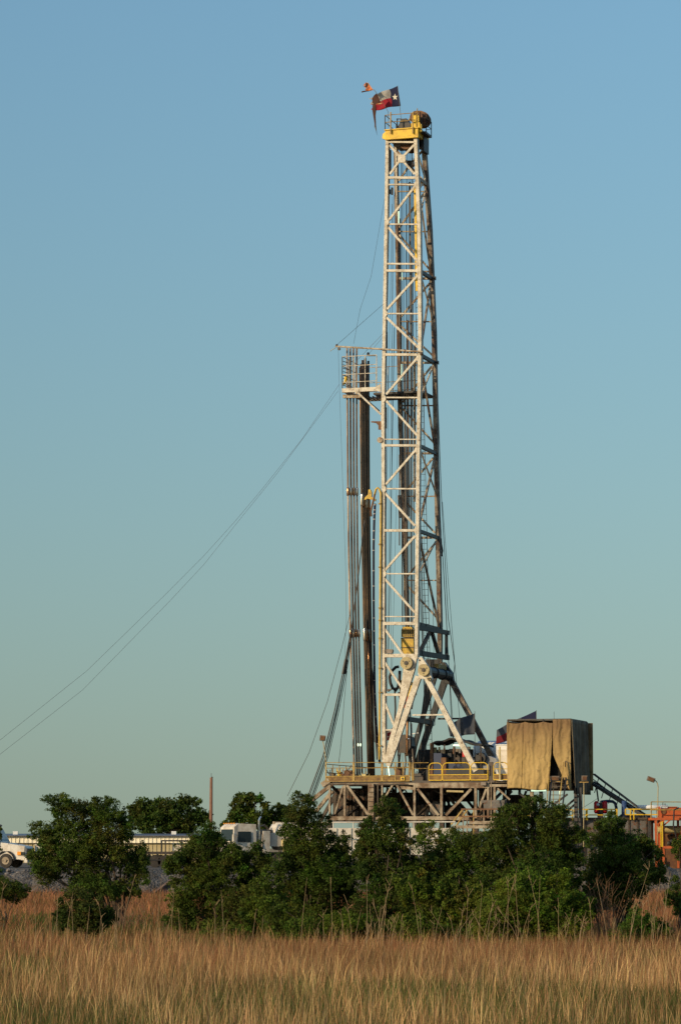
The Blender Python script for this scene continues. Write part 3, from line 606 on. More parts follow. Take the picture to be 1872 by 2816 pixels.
def arch_panel(x0, x1, v=-1.6, par=None, zt=None):
    h = 1.15; mb = MB(); a, b = FZ(x0, zd, v), FZ(x1, zd, v); w_ = (b-a).length; pts = [a, a+Z*(h-.3)]
    for k in range(1, 6): t = k/5*math.pi/2; pts.append(a+U*.3*(1-math.cos(t))+Z*(h-.3+.3*math.sin(t)))
    for k in range(5, 0, -1): t = k/5*math.pi/2; pts.append(b-U*.3*(1-math.cos(t))+Z*(h-.3+.3*math.sin(t)))
    pts += [b+Z*(h-.3), b]; mb.tube(pts, .033, 6); mb.tube([a+Z*.72, b+Z*.72], .026, 5)
    o = mb.build('guardrail', M['yellow'], par or sub)
    mb = MB(); mb.vbar(a+Z*.17, b+Z*.17, .34, .03); mb.build('toe_board', M['toeboard'], o)
    mb = MB(); mb.vbar(a+Z*.36-V*.03, b+Z*.36-V*.03, .045, .05); mb.vbar(a-Z*.0-V*.03, b-Z*.0-V*.03, .05, .05); mb.build('trim_bar', M['yellow'], o)
arch_panel(1179, 1215); arch_panel(1217, 1292); arch_panel(1294, 1341)
mb = MB(); mb.box(FZ(1350, zd+.05, -1.4), .55, .3, .45, U, V); mb.vbar(FZ(1350,zd,-1.3), FZ(1350,zd+1.2,-1.3), .25, .2); mb.build('electric_box', M['dark'], sub)
rail('guardrail', [R(uL, -1.5, 0), R(uL, 7.4, 0)], zd, 1.15, sub, M['yellowrail'], .028)
rail('guardrail', [R(uL, 7.4, 0), R(uR, 7.4, 0)], zd, 1.15, sub, M['yellowrail'], .028)
# things lying about on the floor
for k, (x, w_, h, v, m, nm, lab) in enumerate(((915,.5,.7,1,'dark','tool_rack','dark slanting tools racked at the left end of the rig floor'),(934,.35,.8,2,'yellow','tool_rack','yellow tool standing behind the left floor railing'),(958,.9,.9,1.5,'brown','floor_winch','brown floor winch behind the left floor railing'),
        (1002,.5,.6,.5,'ybeige','mud_bucket','pale yellow box beside the feet of the drill pipes'),(1098,.5,1.1,1.5,'brown','iron_roughneck','brown pipe handling machine at the foot of the mast'),(1150,.8,.6,1,'dark','storage_box','dark chest in the gap between the floor railings'))):
    mb = MB(); p = FZ(x, zd, v); mb.box(p+Z*(h*.3), w_, .5, h*.6, U, V); mb.box(p+Z*(h*.7), w_*.6, .4, h*.36, U, V)
    for q in range(4): mb.tube([p+U*rr.uniform(-.4,.4)*w_*1.6+Z*.1, p+U*rr.uniform(-.7,.7)*w_*1.4+Z*rr.uniform(h*.8, h*1.35)], .03, 5)
    mb.build(nm, M[m], label=lab, cat=nm.replace('_', ' '))
mb = MB(); mb.tube([FZ(1071, zd+.3, .3), F(1066,2100,.3), F(1071,2068,.3)], .05, 6); mb.build('tube_light', M['tube'], label='leaning greenish lit tube light at the foot of the mast', cat='tube light')
for x in (984.5, 991): 
    mb = MB(); mb.ball(F(x, 2049, .9), .055, .055, .11); mb.build('pipe_lamp', M['tube'], label='small glowing greenish lamp among the pale drill pipes', cat='lamp', group='two small lamps among the drill pipes')
mb = MB(); mb.ball(F(1120, 2032, 2.4), .075); mb.build('work_bulb', M['bulb'], label='tiny bright white bulb between the mast feet', cat='bulb')
# control gear below the swivel
dc = thing('driller_console', 'black hanging machinery cluster between the mast feet above the floor', 'machinery', FZ(1112, zd, 3))
mb = MB(); mb.prism([F(x, y, 2.8) for x, y in ((1094,2030),(1110,2020),(1126,2026),(1130,2052),(1118,2072),(1096,2070))], V*1.0); mb.build('body', M['dark'], dc)
for x in (1094,1102,1112,1122,1134):
    mb = MB(); mb.tube([F(x, 2060, 3), F(x+rr.uniform(-6,6), 2095, 3), FZ(x+rr.uniform(-5,5), zd, 3)], rr.uniform(.04,.1), 6); mb.build('riser_pipe', M[rr.choice(['mud','pipelight','dark'])], dc)
mb = MB(); mb.tube([FZ(1135, zd, 3.5), F(1131,1990,3.5)], .06, 6); mb.bar(F(1126,2020,3.4), F(1150,2016,3.4), .06); mb.build('white_post', M['white'], dc)
mb = MB()
for s in (0, .5): mb.tube([FZ(1148+s*20, zd, 4), F(1160+s*16, 2050, 4)], .04, 5)
for k in range(6): mb.tube([FZ(1148, zd, 4).lerp(F(1160,2050,4), k/6), FZ(1158, zd, 4).lerp(F(1168,2050,4), k/6)], .03, 4)
mb.build('short_ladder', M['dark'], dc)
# ============================================================ DRILL PIPES
for k, (xt, xb, yt, v, shade) in enumerate(((954,975,957,.7,0),(962.5,982,958,.9,0),(971.5,989,957,1.1,0),(980.5,996,956,1.3,0),(962.8,983,960,3.2,1))):
    lab = ['pale drill pipe, leftmost of the pipes racked left of the mast','second pale drill pipe from the left of the racked pipes','third pale drill pipe from the left of the racked pipes','fourth pale drill pipe with a golden top, beside the gap before the dark pipes','pale drill pipe standing behind the second and third pale pipes'][k]
    t = thing('drill_pipe', lab, 'drill pipe', FZ(xb, zd, v), 'pale drill pipes racked beside the mast')
    a, b = F(xt, yt, v), FZ(xb, zd, v)
    bow = [a.lerp(b, s)-U*.13*math.sin(math.pi*s) for s in np.linspace(0, 1, 13)]
    mb = MB(); mb.tube(bow, .066, 8); mb.build('pipe_body', M['pipelight'], t, smooth=True)
    for yj in (1352, 1742):
        s = (F(xt, yj, v).z-a.z)/(b.z-a.z); c = a.lerp(b, s)-U*.13*math.sin(math.pi*s)
        mb = MB(); mb.tube([c-Z*.3, c-Z*.22, c+Z*.22, c+Z*.3], [.07,.105,.105,.07], 10); mb.build('tool_joint', M['bright'] if k in (1,3) else M['pipeworn'], t, smooth=True)
dk = [(990,1014,1010,.8,'brown'),(997,1018,990,1.1,'dark'),(1004,1022,985,1.4,'worn'),(1012.5,1028,992,1.7,'dark'),(993,1016,1000,2.3,'dark'),(1001,1021,998,2.6,'dark'),(1008,1026,1000,2.9,'dark')]
pos = ['leftmost','second from the left','third from the left, its lower half polished orange','rightmost, beside the navy hose','behind the leftmost','behind the second from the left','behind the third from the left']
for k, (xt, xb, yt, v, m) in enumerate(dk):
    t = thing('drill_collar', 'dark drill collar racked under the board, '+pos[k], 'drill collar', FZ(xb, zd, v), 'dark drill collars racked beside the mast')
    a, b = F(xt, yt, v), FZ(xb, zd, v)
    f = lambda s: a.lerp(b, s)-U*.10*math.sin(math.pi*s)
    mb = MB(); mb.tube([f(s) for s in np.linspace(0, 1, 13)], .083, 8); mb.build('pipe_body', M['pipedark'], t, smooth=True)
    js = [(F(xt, yj, v).z-a.z)/(b.z-a.z) for yj in (1375+k*3, 1745+k*2)]
    for s in js:
        c = f(s); mb = MB(); mb.tube([c-Z*.45, c-Z*.36, c+Z*.36, c+Z*.45], [.085,.105,.105,.085], 10); mb.build('tool_joint', M['bright'] if k in (0,2) else M['pipeworn'], t, smooth=True)
    if m == 'worn':
        mb = MB(); mb.tube([f(s) for s in (.66, .72, .8, .88, .96)], .098, 8); mb.build('worn_sleeve', M['pipeworn'], t, smooth=True)
mb = MB(); tp = [F(x, y, 1.5) for x, y in ((1031,1385),(1029,1420),(1027,1500),(1027,1640),(1028,1760),(1030,1900),(1034,1990),(1040,2060),(1044,2100))]
mb.tube(tp, .085, 7); hb = thing('hose_bundle', 'navy wrapped hose bundle with pale ties hanging beside the drill collars', 'hose bundle', tp[-1])
mb.build('hose', M['rope'], hb, smooth=True)
for k in range(1, 8):
    for s in (.1, .5, .8):
        mb = MB(); mb.disc(tp[k-1].lerp(tp[k], s), Z, .092, .06, 8); mb.build('tie', M['tape'], hb)
mb = MB(); mb.tube([F(x, y, 1.2) for x, y in ((1008,1700),(1024,1850),(1031,2000),(1036,2090))], .05, 6); mb.tube([F(x, y, 1.2) for x, y in ((1014,1500),(1016,1650),(1020,1900),(1030,2040),(1046,2060),(1050,2090))], .03, 6)
mb.build('loose_hose', M['hose'], label='black loose hoses drooping in front of the dark drill collars', cat='hose')
# ============================================================ CABLES LEFT
def cab(lab, pts, r, m='cable', name='cable', cat='cable', group=None, joint=None):
    mb = MB(); mb.tube(pts, r, 5)
    if joint is not None: c, d = joint; mb.tube([c-d*.5, c+d*.5], r*2.3, 6)
    mb.build(name, M[m], label=lab, cat=cat, group=group)
def pl(pts, v0, v1): n = len(pts)-1; return [F(x, y, lerp(v0, v1, i/n)) for i, (x, y) in enumerate(pts)]
for k, (lab, dx) in enumerate((('thick dark raising cable, left one of two slanting to the substructure left end', 0), ('thick dark raising cable, right one of two slanting to the substructure left end', 7))):
    pts = pl([(1003,1430),(998,1464),(985,1584),(966,1730),(946+dx*.6,1834),(921+dx,1950),(888+dx*1.4,2080),(846+dx*1.6,2192)], -.4, -1.4+k*.3)
    d = (pts[4]-pts[3]).normalized(); cab(lab, pts, .042, joint=(pts[4], d))
    cab(lab.replace('thick dark raising', 'thinner dark raising'), [p+U*.09+V*.1 for p in pts[3:]], .026)
cab('thin dark line leftmost of the slanting cables, reaching down into the treetops', pl([(962,1690),(939,1784),(900,1930),(850,2070),(790,2190)], 0, -2), .018)
cab('thin line hanging from the raising cables down to the floor left end', pl([(954,1846),(946,1930),(936,2060),(931,2100)], -.6, .5), .016)
cab('very thin line falling from the boom tip past the drill pipes', pl([(930,960),(933,1060),(941,1300),(950,1560),(952,1700),(946,1850)], -.2, 0), .009)
cab('very thin line from the boom tip up to the upper mast', [F(925,949,-.2), F(1058,832,.1)], .012)
cab('very thin line from the racking board up to the crown', pl([(972,945),(990,850),(1020,760),(1052,575),(1062,520)], .5, .6), .010)
cab('thin stay from the mast down to the racking basket', [F(1052,918,.1), F(984,988,.1)], .012, group='stays of the racking basket')
cab('thin stay from the mast down to the racking basket', [F(1052,926,.1), F(1000,990,.3)], .010, group='stays of the racking basket')
def guy(lab, wp, r, Y0, Y1):
    pts = [P(x, y, lerp(Y0, Y1, (wp[0][0]-x)/(wp[0][0]-wp[-1][0]))) for x, y in wp]; cab(lab, pts, r, 'guy', 'guy_wire', 'guy wire')
guy('upper of two long sagging guy wires reaching to the ground far left', [(933,1056),(830,1208),(715,1352),(645,1435),(561,1528),(454,1636),(239,1845),(0,2036),(-200,2175),(-480,2345)], .010, 200, 182)
guy('lower of two long sagging guy wires reaching to the ground far left', [(930,1074),(764,1299),(650,1440),(561,1552),(466,1654),(227,1898),(0,2075),(-180,2195),(-430,2345)], .010, 204, 186)
# ============================================================ FLAGS
def flag(name, lab, hoist_top, hoist_bot, fly_top, fly_bot, v, mats, mf, pole, wav=.12, nw=1.4, sag=.0, edge=None):
    t = thing(name, lab, 'flag', pole[0])
    mb = MB(); mb.tube(pole, .018, 6); mb.build('pole', M['dark'], t)
    a, b, c, d = hoist_top, hoist_bot, fly_top, fly_bot
    def fn(i, j):
        p = a.lerp(c, i).lerp(b.lerp(d, i), j)
        if edge: i2 = edge(i, j); p = a.lerp(c, i2).lerp(b.lerp(d, i2), j)
        return p + V*wav*math.sin(i*nw*2*math.pi+j*1.2)*min(1, i*3) + Z*(.05*math.sin(i*5+j)*i - sag*math.sin(math.pi*i))
    mb = MB(); mb.sheet(fn, 24, 12, mf); mb.build('cloth', mats, t, smooth=True, solid=.008)
    return t, fn
fm = [M['fl_blue'], M['fl_white'], M['fl_red']]
tx, fn = flag('crown_flag', 'blue white and red star flag flying left from the crown top', F(1093,235,.8), F(1101.5,290,.8), F(1012,268,.8), F(1020,303,.8), .8, fm, lambda i, j: 0 if i < .31 else (1 if j < .5 else 2), [F(1105,352,.8), F(1093,234,.8)], edge=lambda i, j: i*(1-.12*abs(math.sin(j*7))))
def star(fnc, ci, cj, ri, rj, par, off):
    mb = MB(); n = len(mb.v); c = fnc(ci, cj)+V*off; vs = [c]
    for k in range(10):
        r = 1 if k % 2 == 0 else .40; a = -math.pi/2+k*math.pi/5-.2
        vs.append(fnc(ci+ri*r*math.cos(a), cj+rj*r*math.sin(a))+V*off)
    mb.add(vs, [(0, 1+k, 1+(k+1) % 10) for k in range(10)]); mb.build('star', M['star'], par, solid=.004)
star(fn, .155, .5, .105, .19, tx, -.012); star(fn, .155, .5, .105, .19, tx, .012)
t2 = thing('tattered_flag', 'torn orange and brown flag rag with a long trailing strip on a leaning pole', 'flag', F(1067,350,-.2))
mb = MB(); mb.tube([F(1068,350,-.2), F(1067,307,-.2), F(1050,275,-.2), F(1028,245,-.2)], .018, 6); mb.build('pole', M['dark'], t2)
def cloth(poly, m, v, name='cloth', w_=.05):
    mb = MB(); c = [F(x, y, v)+V*w_*math.sin(x*.35+y*.2) for x, y in poly]; mb.add(c, [tuple(range(len(c)))]); mb.build(name, m, t2, solid=.01)
cloth([(1027,246),(1010,250),(1004,247),(1007,242),(1000,237),(1002,232),(996.5,236.5),(1001,230),(1005,225),(1013,227),(1018,235),(1024,243)], M['fl_orange'], -.2)
cloth([(1005,225),(1004,233),(1000,237),(1007,240),(1009,232),(1011,228)], M['fl_brown'], -.23)
cloth([(1010,250),(1002,249),(994,249),(993,253),(1002,252),(1022,248)], M['fl_brown'], -.2)
cloth([(1035,256),(1028,262),(1023,270),(1024,282),(1030,286),(1040,283),(1046,280),(1044,272),(1040,264)], M['fl_brown'], -.25)
cloth([(1040,283),(1050,281),(1050,284),(1042,287),(1033,286)], M['fl_orange'], -.27)
cloth([(1024,284),(1033,284),(1034,300),(1033,315),(1032,326),(1034,345),(1032,350),(1029,335),(1026,320),(1024,302)], M['fl_brown'], -.22)
cloth([(1033,318),(1034,345),(1037,372),(1034,360),(1030,348),(1029,349),(1031,330)], M['black'], -.2)
def stripes(i, j): return 0 if (i < .4 and j < .5) else (2 if int(j*7) % 2 == 0 else 1)
flag('limp_flag', 'drooping red flag with pale stripes hanging behind the mast foot', F(1106,1990,4.5), F(1098,2030,4.5), F(1052,2015,4.5), F(1056,2038,4.5), 4.5, [M['fl_wine'], M['fl_white'], M['fl_wine']], lambda i, j: 1 if int(j*9) % 4 == 1 else 0, [FZ(1107, zd, 4.5), F(1106,1988,4.5)], .15, 2)
flag('grey_flag', 'wide dark grey flag flying left from a pole behind the right A-frame leg', F(1305,1962,3.6), F(1305,2020,3.6), F(1232,1990,3.6), F(1240,2026,3.6), 3.6, [M['fl_dull']], lambda i, j: 0, [FZ(1306, zd, 3.6), F(1305,1956,3.6)], .22, 1.6)
flag('doghouse_flag', 'star flag with dark red and grey fly rising behind the tarp-covered cabin', F(1474,1955,4.2), F(1475,2010,4.2), F(1364,2006,4.2), F(1362,2046,4.2), 4.2, [M['fl_blue'], M['fl_dull'], M['fl_wine']], lambda i, j: 0 if i < .36 else (1 if j < .5 else 2), [FZ(1475, zd, 4.2), F(1474,1953,4.2)], .15, 1.2)
# ============================================================ DRAWWORKS AND TANKS ON THE FLOOR
dw = thing('drawworks', 'blue greasy drawworks machine on the floor behind the arched railings', 'winch', FZ(1255, zd, 3))
def DB(x0, x1, y0, y1, v0, v1, name, m, par):
    u0_, u1_ = uz(x0, y1, v0)[0], uz(x1, y1, v0)[0]; mb = MB(); z0 = max(zd, F(x0, y1, v0).z); z1_ = F(x0, y0, v0).z
    mb.rbox(u0_, u1_, v0, v1, z0, z1_); return mb.build(name, M[m], par)
DB(1192,1214,2072,2150,1.5,3.2,'engine_block','blue',dw); DB(1212,1226,2084,2150,1.4,2,'gearbox','brown',dw); DB(1226,1330,2118,2150,1.3,3.6,'base_frame','bluegrey',dw)
for x, r, m in ((1241,.5,'blue'),(1278,.5,'bluegrey'),(1260,.42,'blue')):
    mb = MB(); c = FZ(x, zd+.75, 1.6); mb.tube([c, c+V*1.8], r, 18); mb.build('drum', M[m], dw)
cn = thing('canopy', 'dark sagging canvas canopy over the drawworks with a lit tube beneath', 'canopy', FZ(1250, zd, 4))
def cf(i, j):
    x = lerp(1186, 1325, i); prof = [(0,2046),(.15,2040),(.35,2033),(.5,2034),(.65,2042),(.8,2046),(1,2050)]
    y = interp(prof, i); return F(x, y, 2.2)+V*(3*j)+Z*(.05*math.sin(i*20+j*9))
mb = MB(); mb.sheet(cf, 24, 5); mb.build('canvas_roof', M['canvas'], cn, solid=.12)
for x in (1188, 1222, 1250, 1280, 1322):
    for v in (2.3, 5.1): mb = MB(); p = FZ(x, zd, v); mb.bar(p, Vector((p.x, p.y, F(x, 2048, 2.2).z)), .09, .09); mb.build('post', M['dark'], cn)
DB(1182,1190,2044,2150,2.0,2.3,'end_panel','brown',cn)
DB(1200,1300,2062,2150,5.2,5.3,'dark_backing','black',cn); DB(1150,1188,2062,2150,5.0,7.0,'engine_hood','bluegrey',cn)  # black panel added to paint in the dark under the canopy
mb = MB(); mb.tube([F(1246,2050,2.1), F(1273,2051,2.1)], .06, 6); mb.build('tube_light', M['tube'], cn)
for (x0,x1,y0,y1,v,m) in ((1194,1200,2056,2070,2.6,'ybeige'),(1206,1209,2055,2068,2.6,'ybeige'),(1220,1223,2058,2072,2.6,'ybeige'),(1246,1251,2056,2074,2.6,'brown'),(1262,1268,2060,2072,2.6,'mud'),(1272,1281,2066,2082,2.4,'redpaint'),(1230,1242,2072,2084,2.6,'bluegrey'),(1200,1300,2084,2096,2.9,'dark'),(1236,1262,2060,2068,3.2,'lamp'),(1284,1292,2054,2080,3,'mud')):
    mb = MB(); a, b = F(x0, y0, v), F(x1, y1, v); mb.box((a+b)/2, (b-a).length if x1-x0 > y1-y0 else (x1-x0)/40.5, .25, abs(a.z-b.z), U, V); mb.build('engine_part', M[m], dw)
# brake housing with big round cover
bh_ = thing('brake_housing', 'large pale round-topped machine housing right of the canopy behind the A-frame leg', 'machine housing', FZ(1325, zd, 4))
c = FZ(1322, zd, 3.6); mb = MB(); poly = [c-U*1.7, c+U*1.9]
for k in range(0, 13): a = math.pi*k/12; poly.append(c+U*(.1+1.8*math.cos(a))+Z*(.35+1.45*math.sin(a)))
mb.prism(poly, V*1.3); mb.build('housing', mat('grey white housing', (.24,.25,.27), (.13,.13,.14), 1.5, .45, .7, .5), bh_)
mb = MB(); cc2 = F(1322,2086,3.5); mb.disc(cc2, V, .38, .5, 16); mb.disc(cc2-V*.3-U*.1, V, .22, .4, 12); mb.build('blower', M['black'], bh_)
tk = thing('white_tank', 'long white horizontal tank on the floor behind the tarp-covered cabin', 'tank', FZ(1340, zd, 9))
ta, tb = F(1318, 2077, 8), F(1425, 2077, 8)
mb = MB(); mb.tube([ta-U*.5, ta-U*.3, ta, tb, tb+U*.3], [.3,.75,1.0,1.0,.7], 24); mb.build('shell', M['white'], tk, smooth=True)
mb = MB()
for s in (.1, .5, .9): p = ta.lerp(tb, s); mb.box(Vector((p.x, p.y, (p.z-1+zd)/2)), .3, 1.4, p.z-1-zd+.3, U, V)
mb.build('saddle', M['dark'], tk)
wb = thing('white_cabinet', 'bright white cabinet peeking out left of the khaki tarp', 'cabinet', FZ(1385, zd, 1.5))
ua, ub = uz(1364, 2100, 2)[0], uz(1400, 2100, 2)[0]; zz = F(1380, 2050, 2).z
mb = MB(); mb.rbox(ua, ub, 2, 4, zd, zz); mb.rbox(ua-.04, ub, 1.95, 4.03, zz, zz+.06); mb.build('body', M['white'], wb)
mb = MB(); mb.rbox(ua+.1, ub-.1, 1.96, 1.998, zd+.2, zz-.3); mb.build('door', M['whitetruck'], wb)
# ============================================================ DOGHOUSE
v0 = -2.0
uA, uB = uz(1397, 2100, v0)[0], uz(1568, 2100, v0)[0]; LV = 4.7
zt = F(1480, 1979, v0).z; zf = zd-.15
dg = thing('doghouse', 'boxy cabin on the rig floor wrapped in khaki and shade-darkened tarps', 'cabin', R((uA+uB)/2, v0+2.6, zf))
mb = MB()
for (uu, vv) in ((uA,v0),(uB,v0),(uB,v0+LV),(uA,v0+LV),((uA+uB)/2+.3,v0)): mb.bar(R(uu,vv,zf-.4), R(uu,vv,zt), .1, .1)
for a, b in ((R(uA,v0,zt),R(uB,v0,zt)),(R(uB,v0,zt),R(uB,v0+LV,zt)),(R(uB,v0+LV,zt),R(uA,v0+LV,zt)),(R(uA,v0+LV,zt),R(uA,v0,zt))): mb.bar(a, b, .07, .07)
mb.tube([R(uA+2.9,v0+1,zt), R(uA+2.9,v0+1,zt+.55)], .012, 4); mb.build('frame', M['dark'], dg)
mb = MB(); mb.rbox(uA-.1, uB+.1, v0-.0, v0+LV+.1, zf-.45, zf-.1); mb.build('floor_frame', M['substeel2'], dg)
mb = MB(); mb.rbox(uA+.5, uB-.35, v0+.5, v0+LV-.4, zf, zt-.5); mb.build('dark_fill_box', M['black2'], dg)  # near-black box stands in for the shade inside the tarps
def tarp(name, fn, nu, nv, m, mf=None, solid=.03): mb = MB(); mb.sheet(fn, nu, nv, mf); mb.build(name, m, dg, smooth=True, solid=solid)
rs = random.Random(5); fr = [(rs.uniform(3, 16), rs.uniform(-7, 7), rs.uniform(0, 6), rs.uniform(.3, 1)) for _ in range(10)]
def wr(i, j, amp):
    s = sum(a*math.sin(f*i*2+g*j+p) for f, g, p, a in fr)/3.2
    return amp*(s*(.35+.65*abs(2*j-1))) 
zlow = F(1480, 2168, v0).z
def front(i, j):
    u = lerp(uA-.04, uz(1519,2000,v0-.15)[0]-.06*math.sin(j*3.1)-.95*(j**2.6)*.45, i)
    top = zt-.16-.10*abs(math.sin(i*math.pi*2.5)); bot = zlow+.10*math.sin(i*5)-.12*math.sin(math.pi*i)
    d = -.13+wr(i, j, .055)+.10*math.exp(-((i-.37)/.012)**2)*(.3+.7*j)-.12*math.sin(math.pi*i)*j
    return R(u, v0+d, lerp(top, bot, j))
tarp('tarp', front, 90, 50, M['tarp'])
def front2(i, j):
    ut = uz(1521, 2000, v0)[0]; e = ut if j < .48 else lerp(ut, uB-.04, ((j-.48)/.52)**1.15)
    top = zt-.02; bot = F(1575, 2176, v0).z+.02
    u = lerp(e, uB+.05, i); d = -.10+wr(i*.5+.4, j, .055)-.08*math.sin(math.pi*i)*j
    return R(u, v0+d, lerp(top, bot, j))
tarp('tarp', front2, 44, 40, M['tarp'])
def side(i, j):
    top = zt-.03; bot = F(1600, 2180, v0).z-.08; fl = .13*math.sin(i*19+j)*(.4+.6*j)+.05*math.sin(i*47+j*2)
    return R(uB+.08+fl+.10*j, v0-.02+i*LV, lerp(top, bot, j))
tarp('side_tarp', side, 60, 20, M['tarpdark'])
def left(i, j): return R(uA-.06+.05*math.sin(i*15), v0+.05+i*LV, lerp(zt-.1, zlow, j))
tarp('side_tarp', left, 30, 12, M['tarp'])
def rearf(i, j): return R(lerp(uA, uB+.40, i), v0+LV+.1+.05*math.sin(i*20+j*2), lerp(zt-.08, zlow-.1, j))
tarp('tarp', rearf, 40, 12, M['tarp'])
def roof(i, j): return R(lerp(uA-.02, uB+.02, i), lerp(v0+.02, v0+LV, j), zt-.06-.25*math.sin(math.pi*i)*math.sin(math.pi*j))
tarp('roof_tarp', roof, 16, 12, M['tarpdark'])
# legs, braces and ladder stairs under the cabin
for x in (1462,1487,1583,1595):
    p = FZ(x, zf-.4, v0+.4); mb = MB(); mb.vbar(p, Vector((p.x, p.y, PADZ)), .22, .2); mb.build('support_post', M['substeel'] if x in (1462,) else M['black'], dg)
for a, b in (((1583,2210),(1545,2245)),((1595,2186),(1540,2232)),((1425,2180),(1470,2215)),((1560,2185),(1520,2215))):
    mb = MB(); mb.vbar(F(*a, v0+1), F(*b, v0+1), .12, .12); mb.build('brace', M['black'], dg)
mb = MB(); mb.tube([F(1460,2175,v0+.3), F(1501,2174,v0+.3)], .06, 6); mb.build('tube_light', M['tube'], dg)
mb = MB(); mb.tube([F(1540,2176,v0+.3), F(1540,2186,v0+.3)], .06, 6); mb.build('tube_light', M['tube'], dg)
st = thing('ladder_stair', 'steep yellow-railed ladder stair leading up into the tarp opening', 'stair', FZ(1525, PADZ, v0-1.5))
for x0, x1, m in ((1512,1496,'yellowrail'),(1516,1502,'blue'),(1550,1526,'yellowrail'),(1556,1536,'blue')):
    a = F(x0, 2096 if m == 'yellowrail' else 2140, v0-.5); b = FZ(x1, PADZ+2.0, v0-2.0)
    mb = MB(); mb.bar(a, b, .06 if m == 'yellowrail' else .09, .06 if m == 'yellowrail' else .22)
    mb.build('handrail' if m == 'yellowrail' else 'stringer', M[m if m != 'blue' else 'bluegrey'], st)
mb = MB()
a0 = F(1516,2140,v0-.5); a1 = F(1556,2140,v0-.5); b0 = FZ(1502,PADZ+2,v0-2); b1 = FZ(1536,PADZ+2,v0-2)
for k in range(15): t = k/14; mb.bar(a0.lerp(b0, t), a1.lerp(b1, t), .16, .04)
mb.build('tread', M['dark'], st)
mb = MB(); mb.tube([F(1554,2094,v0-.4), F(1556,2094,v0-.4), F(1563,2100,v0-.4)], .03, 5); mb.tube([F(1554,2094,v0-.4), F(1554,2110,v0-.4)], .03, 5); mb.build('handrail', M['dark'], st)
for y in (2110,2130,2150): pass
def floodlight(lab, x0, x1, y0, y1, pole, v=None, Y=None, post=None, m='lamp', tilt=0, group=None, arm=None):
    pf = (lambda x, y: F(x, y, v)) if Y is None else (lambda x, y: P(x, y, Y))
    base = pf(*pole[0]); t = thing('floodlight', lab, 'floodlight', base, group)
    mb = MB(); mb.tube([pf(*q) for q in pole], .034, 6); mb.build('pole', M['disc'], t)
    c = pf((x0+x1)/2, (y0+y1)/2); w_ = (x1-x0)/40.5; h = (y1-y0)/40.5
    mb = MB(); mb.T = Matrix.Translation(c) @ Matrix.Rotation(tilt, 4, 'Y')
    mb.box((0,0,0), w_, .3, h); mb.box((0,-.17,0), w_*.86, .04, h*.8); mb.build('lamp_head', M['lamp'], t)
    mb = MB(); mb.T = Matrix.Translation(c) @ Matrix.Rotation(tilt, 4, 'Y'); mb.box((0,-.2,0), w_*.75, .03, h*.66); mb.build('lens', M['brown'], t)
    if arm: mb = MB(); mb.tube([pf(*q) for q in arm], .04, 6); mb.build('arm', M['yellowrail'], t)
    return t
floodlight('square floodlight on a bent yellow pole at the far left floor corner', 879, 895, 2023, 2038, [(897,2140),(895,2085),(889,2045),(887,2038)], v=-1.5, tilt=.1)
floodlight('square floodlight on a T-topped post in front of the shade-darkened tarp', 1599, 1614, 2134, 2148, [(1604,2330),(1605,2200),(1605,2152)], v=-3.2, arm=[(1593,2152),(1618,2152)])
floodlight('dark box floodlight hanging beside the ladder stair under the khaki tarp', 1513, 1537, 2135, 2148, [(1521,2215),(1521,2149)], v=-2.4, arm=[(1512,2150),(1540,2150)])
floodlight('tilted floodlight on a curved tall pole above the orange skid', 1779, 1800, 2138, 2150, [(1807,2330),(1808,2220),(1809,2163),(1806,2152),(1800,2146)], Y=196, tilt=.35)
# dark stair to the right of the cabin
ds = thing('long_stair', 'long black stair with double handrails sloping down right from the cabin', 'stair', F(1785, 2330, 2))
for a, b, ww, vv in (((1636,2133),(1752,2221),.09,2.3),((1637,2148),(1752,2236),.06,2.3),((1640,2133),(1752,2218),.08,3.4),((1634,2160),(1795,2262),.2,2.3),((1637,2156),(1795,2256),.2,3.4)):
    mb = MB(); mb.bar(F(a[0]-6, a[1]-4, vv), F(*b, vv), ww*.7, ww); mb.build('stringer' if ww == .2 else 'handrail', M['black'], ds)
mb = MB()
for k in range(6): t = (k+.5)/6; a = F(1636,2133,2.3).lerp(F(1752,2221,2.3), t); mb.tube([a, a-Z*1.0-U*.3], .03, 5)
mb.build('baluster', M['black'], ds)
mb = MB()
for k in range(18): t = k/17; a = F(1636,2161,2.3).lerp(F(1792,2260,2.3), t); mb.box(a+V*.55, .26, 1.05, .04, U, V)
mb.build('tread', M['black'], ds)
mb = MB(); mb.vbar(F(1640,2168,2.3), F(1645,2205,2.3), .09, .09); mb.build('strut', M['black'], ds)
# right end rail beside the cabin (floor extension)
arch_panel(1357, 1396, v=-1.7)
mb = MB(); mb.vbar(FZ(1374, zd, -1.9), F(1374, 2054, -1.9), .09, .09); mb.build('rail_post', M['ybeige'], sub)
mb = MB(); mb.rbox(uz(1352,2150,-1.6)[0], uA+.0, -1.5, 4, zd-.2, zd-.06); mb.build('floor_extension', M['substeel2'], sub)
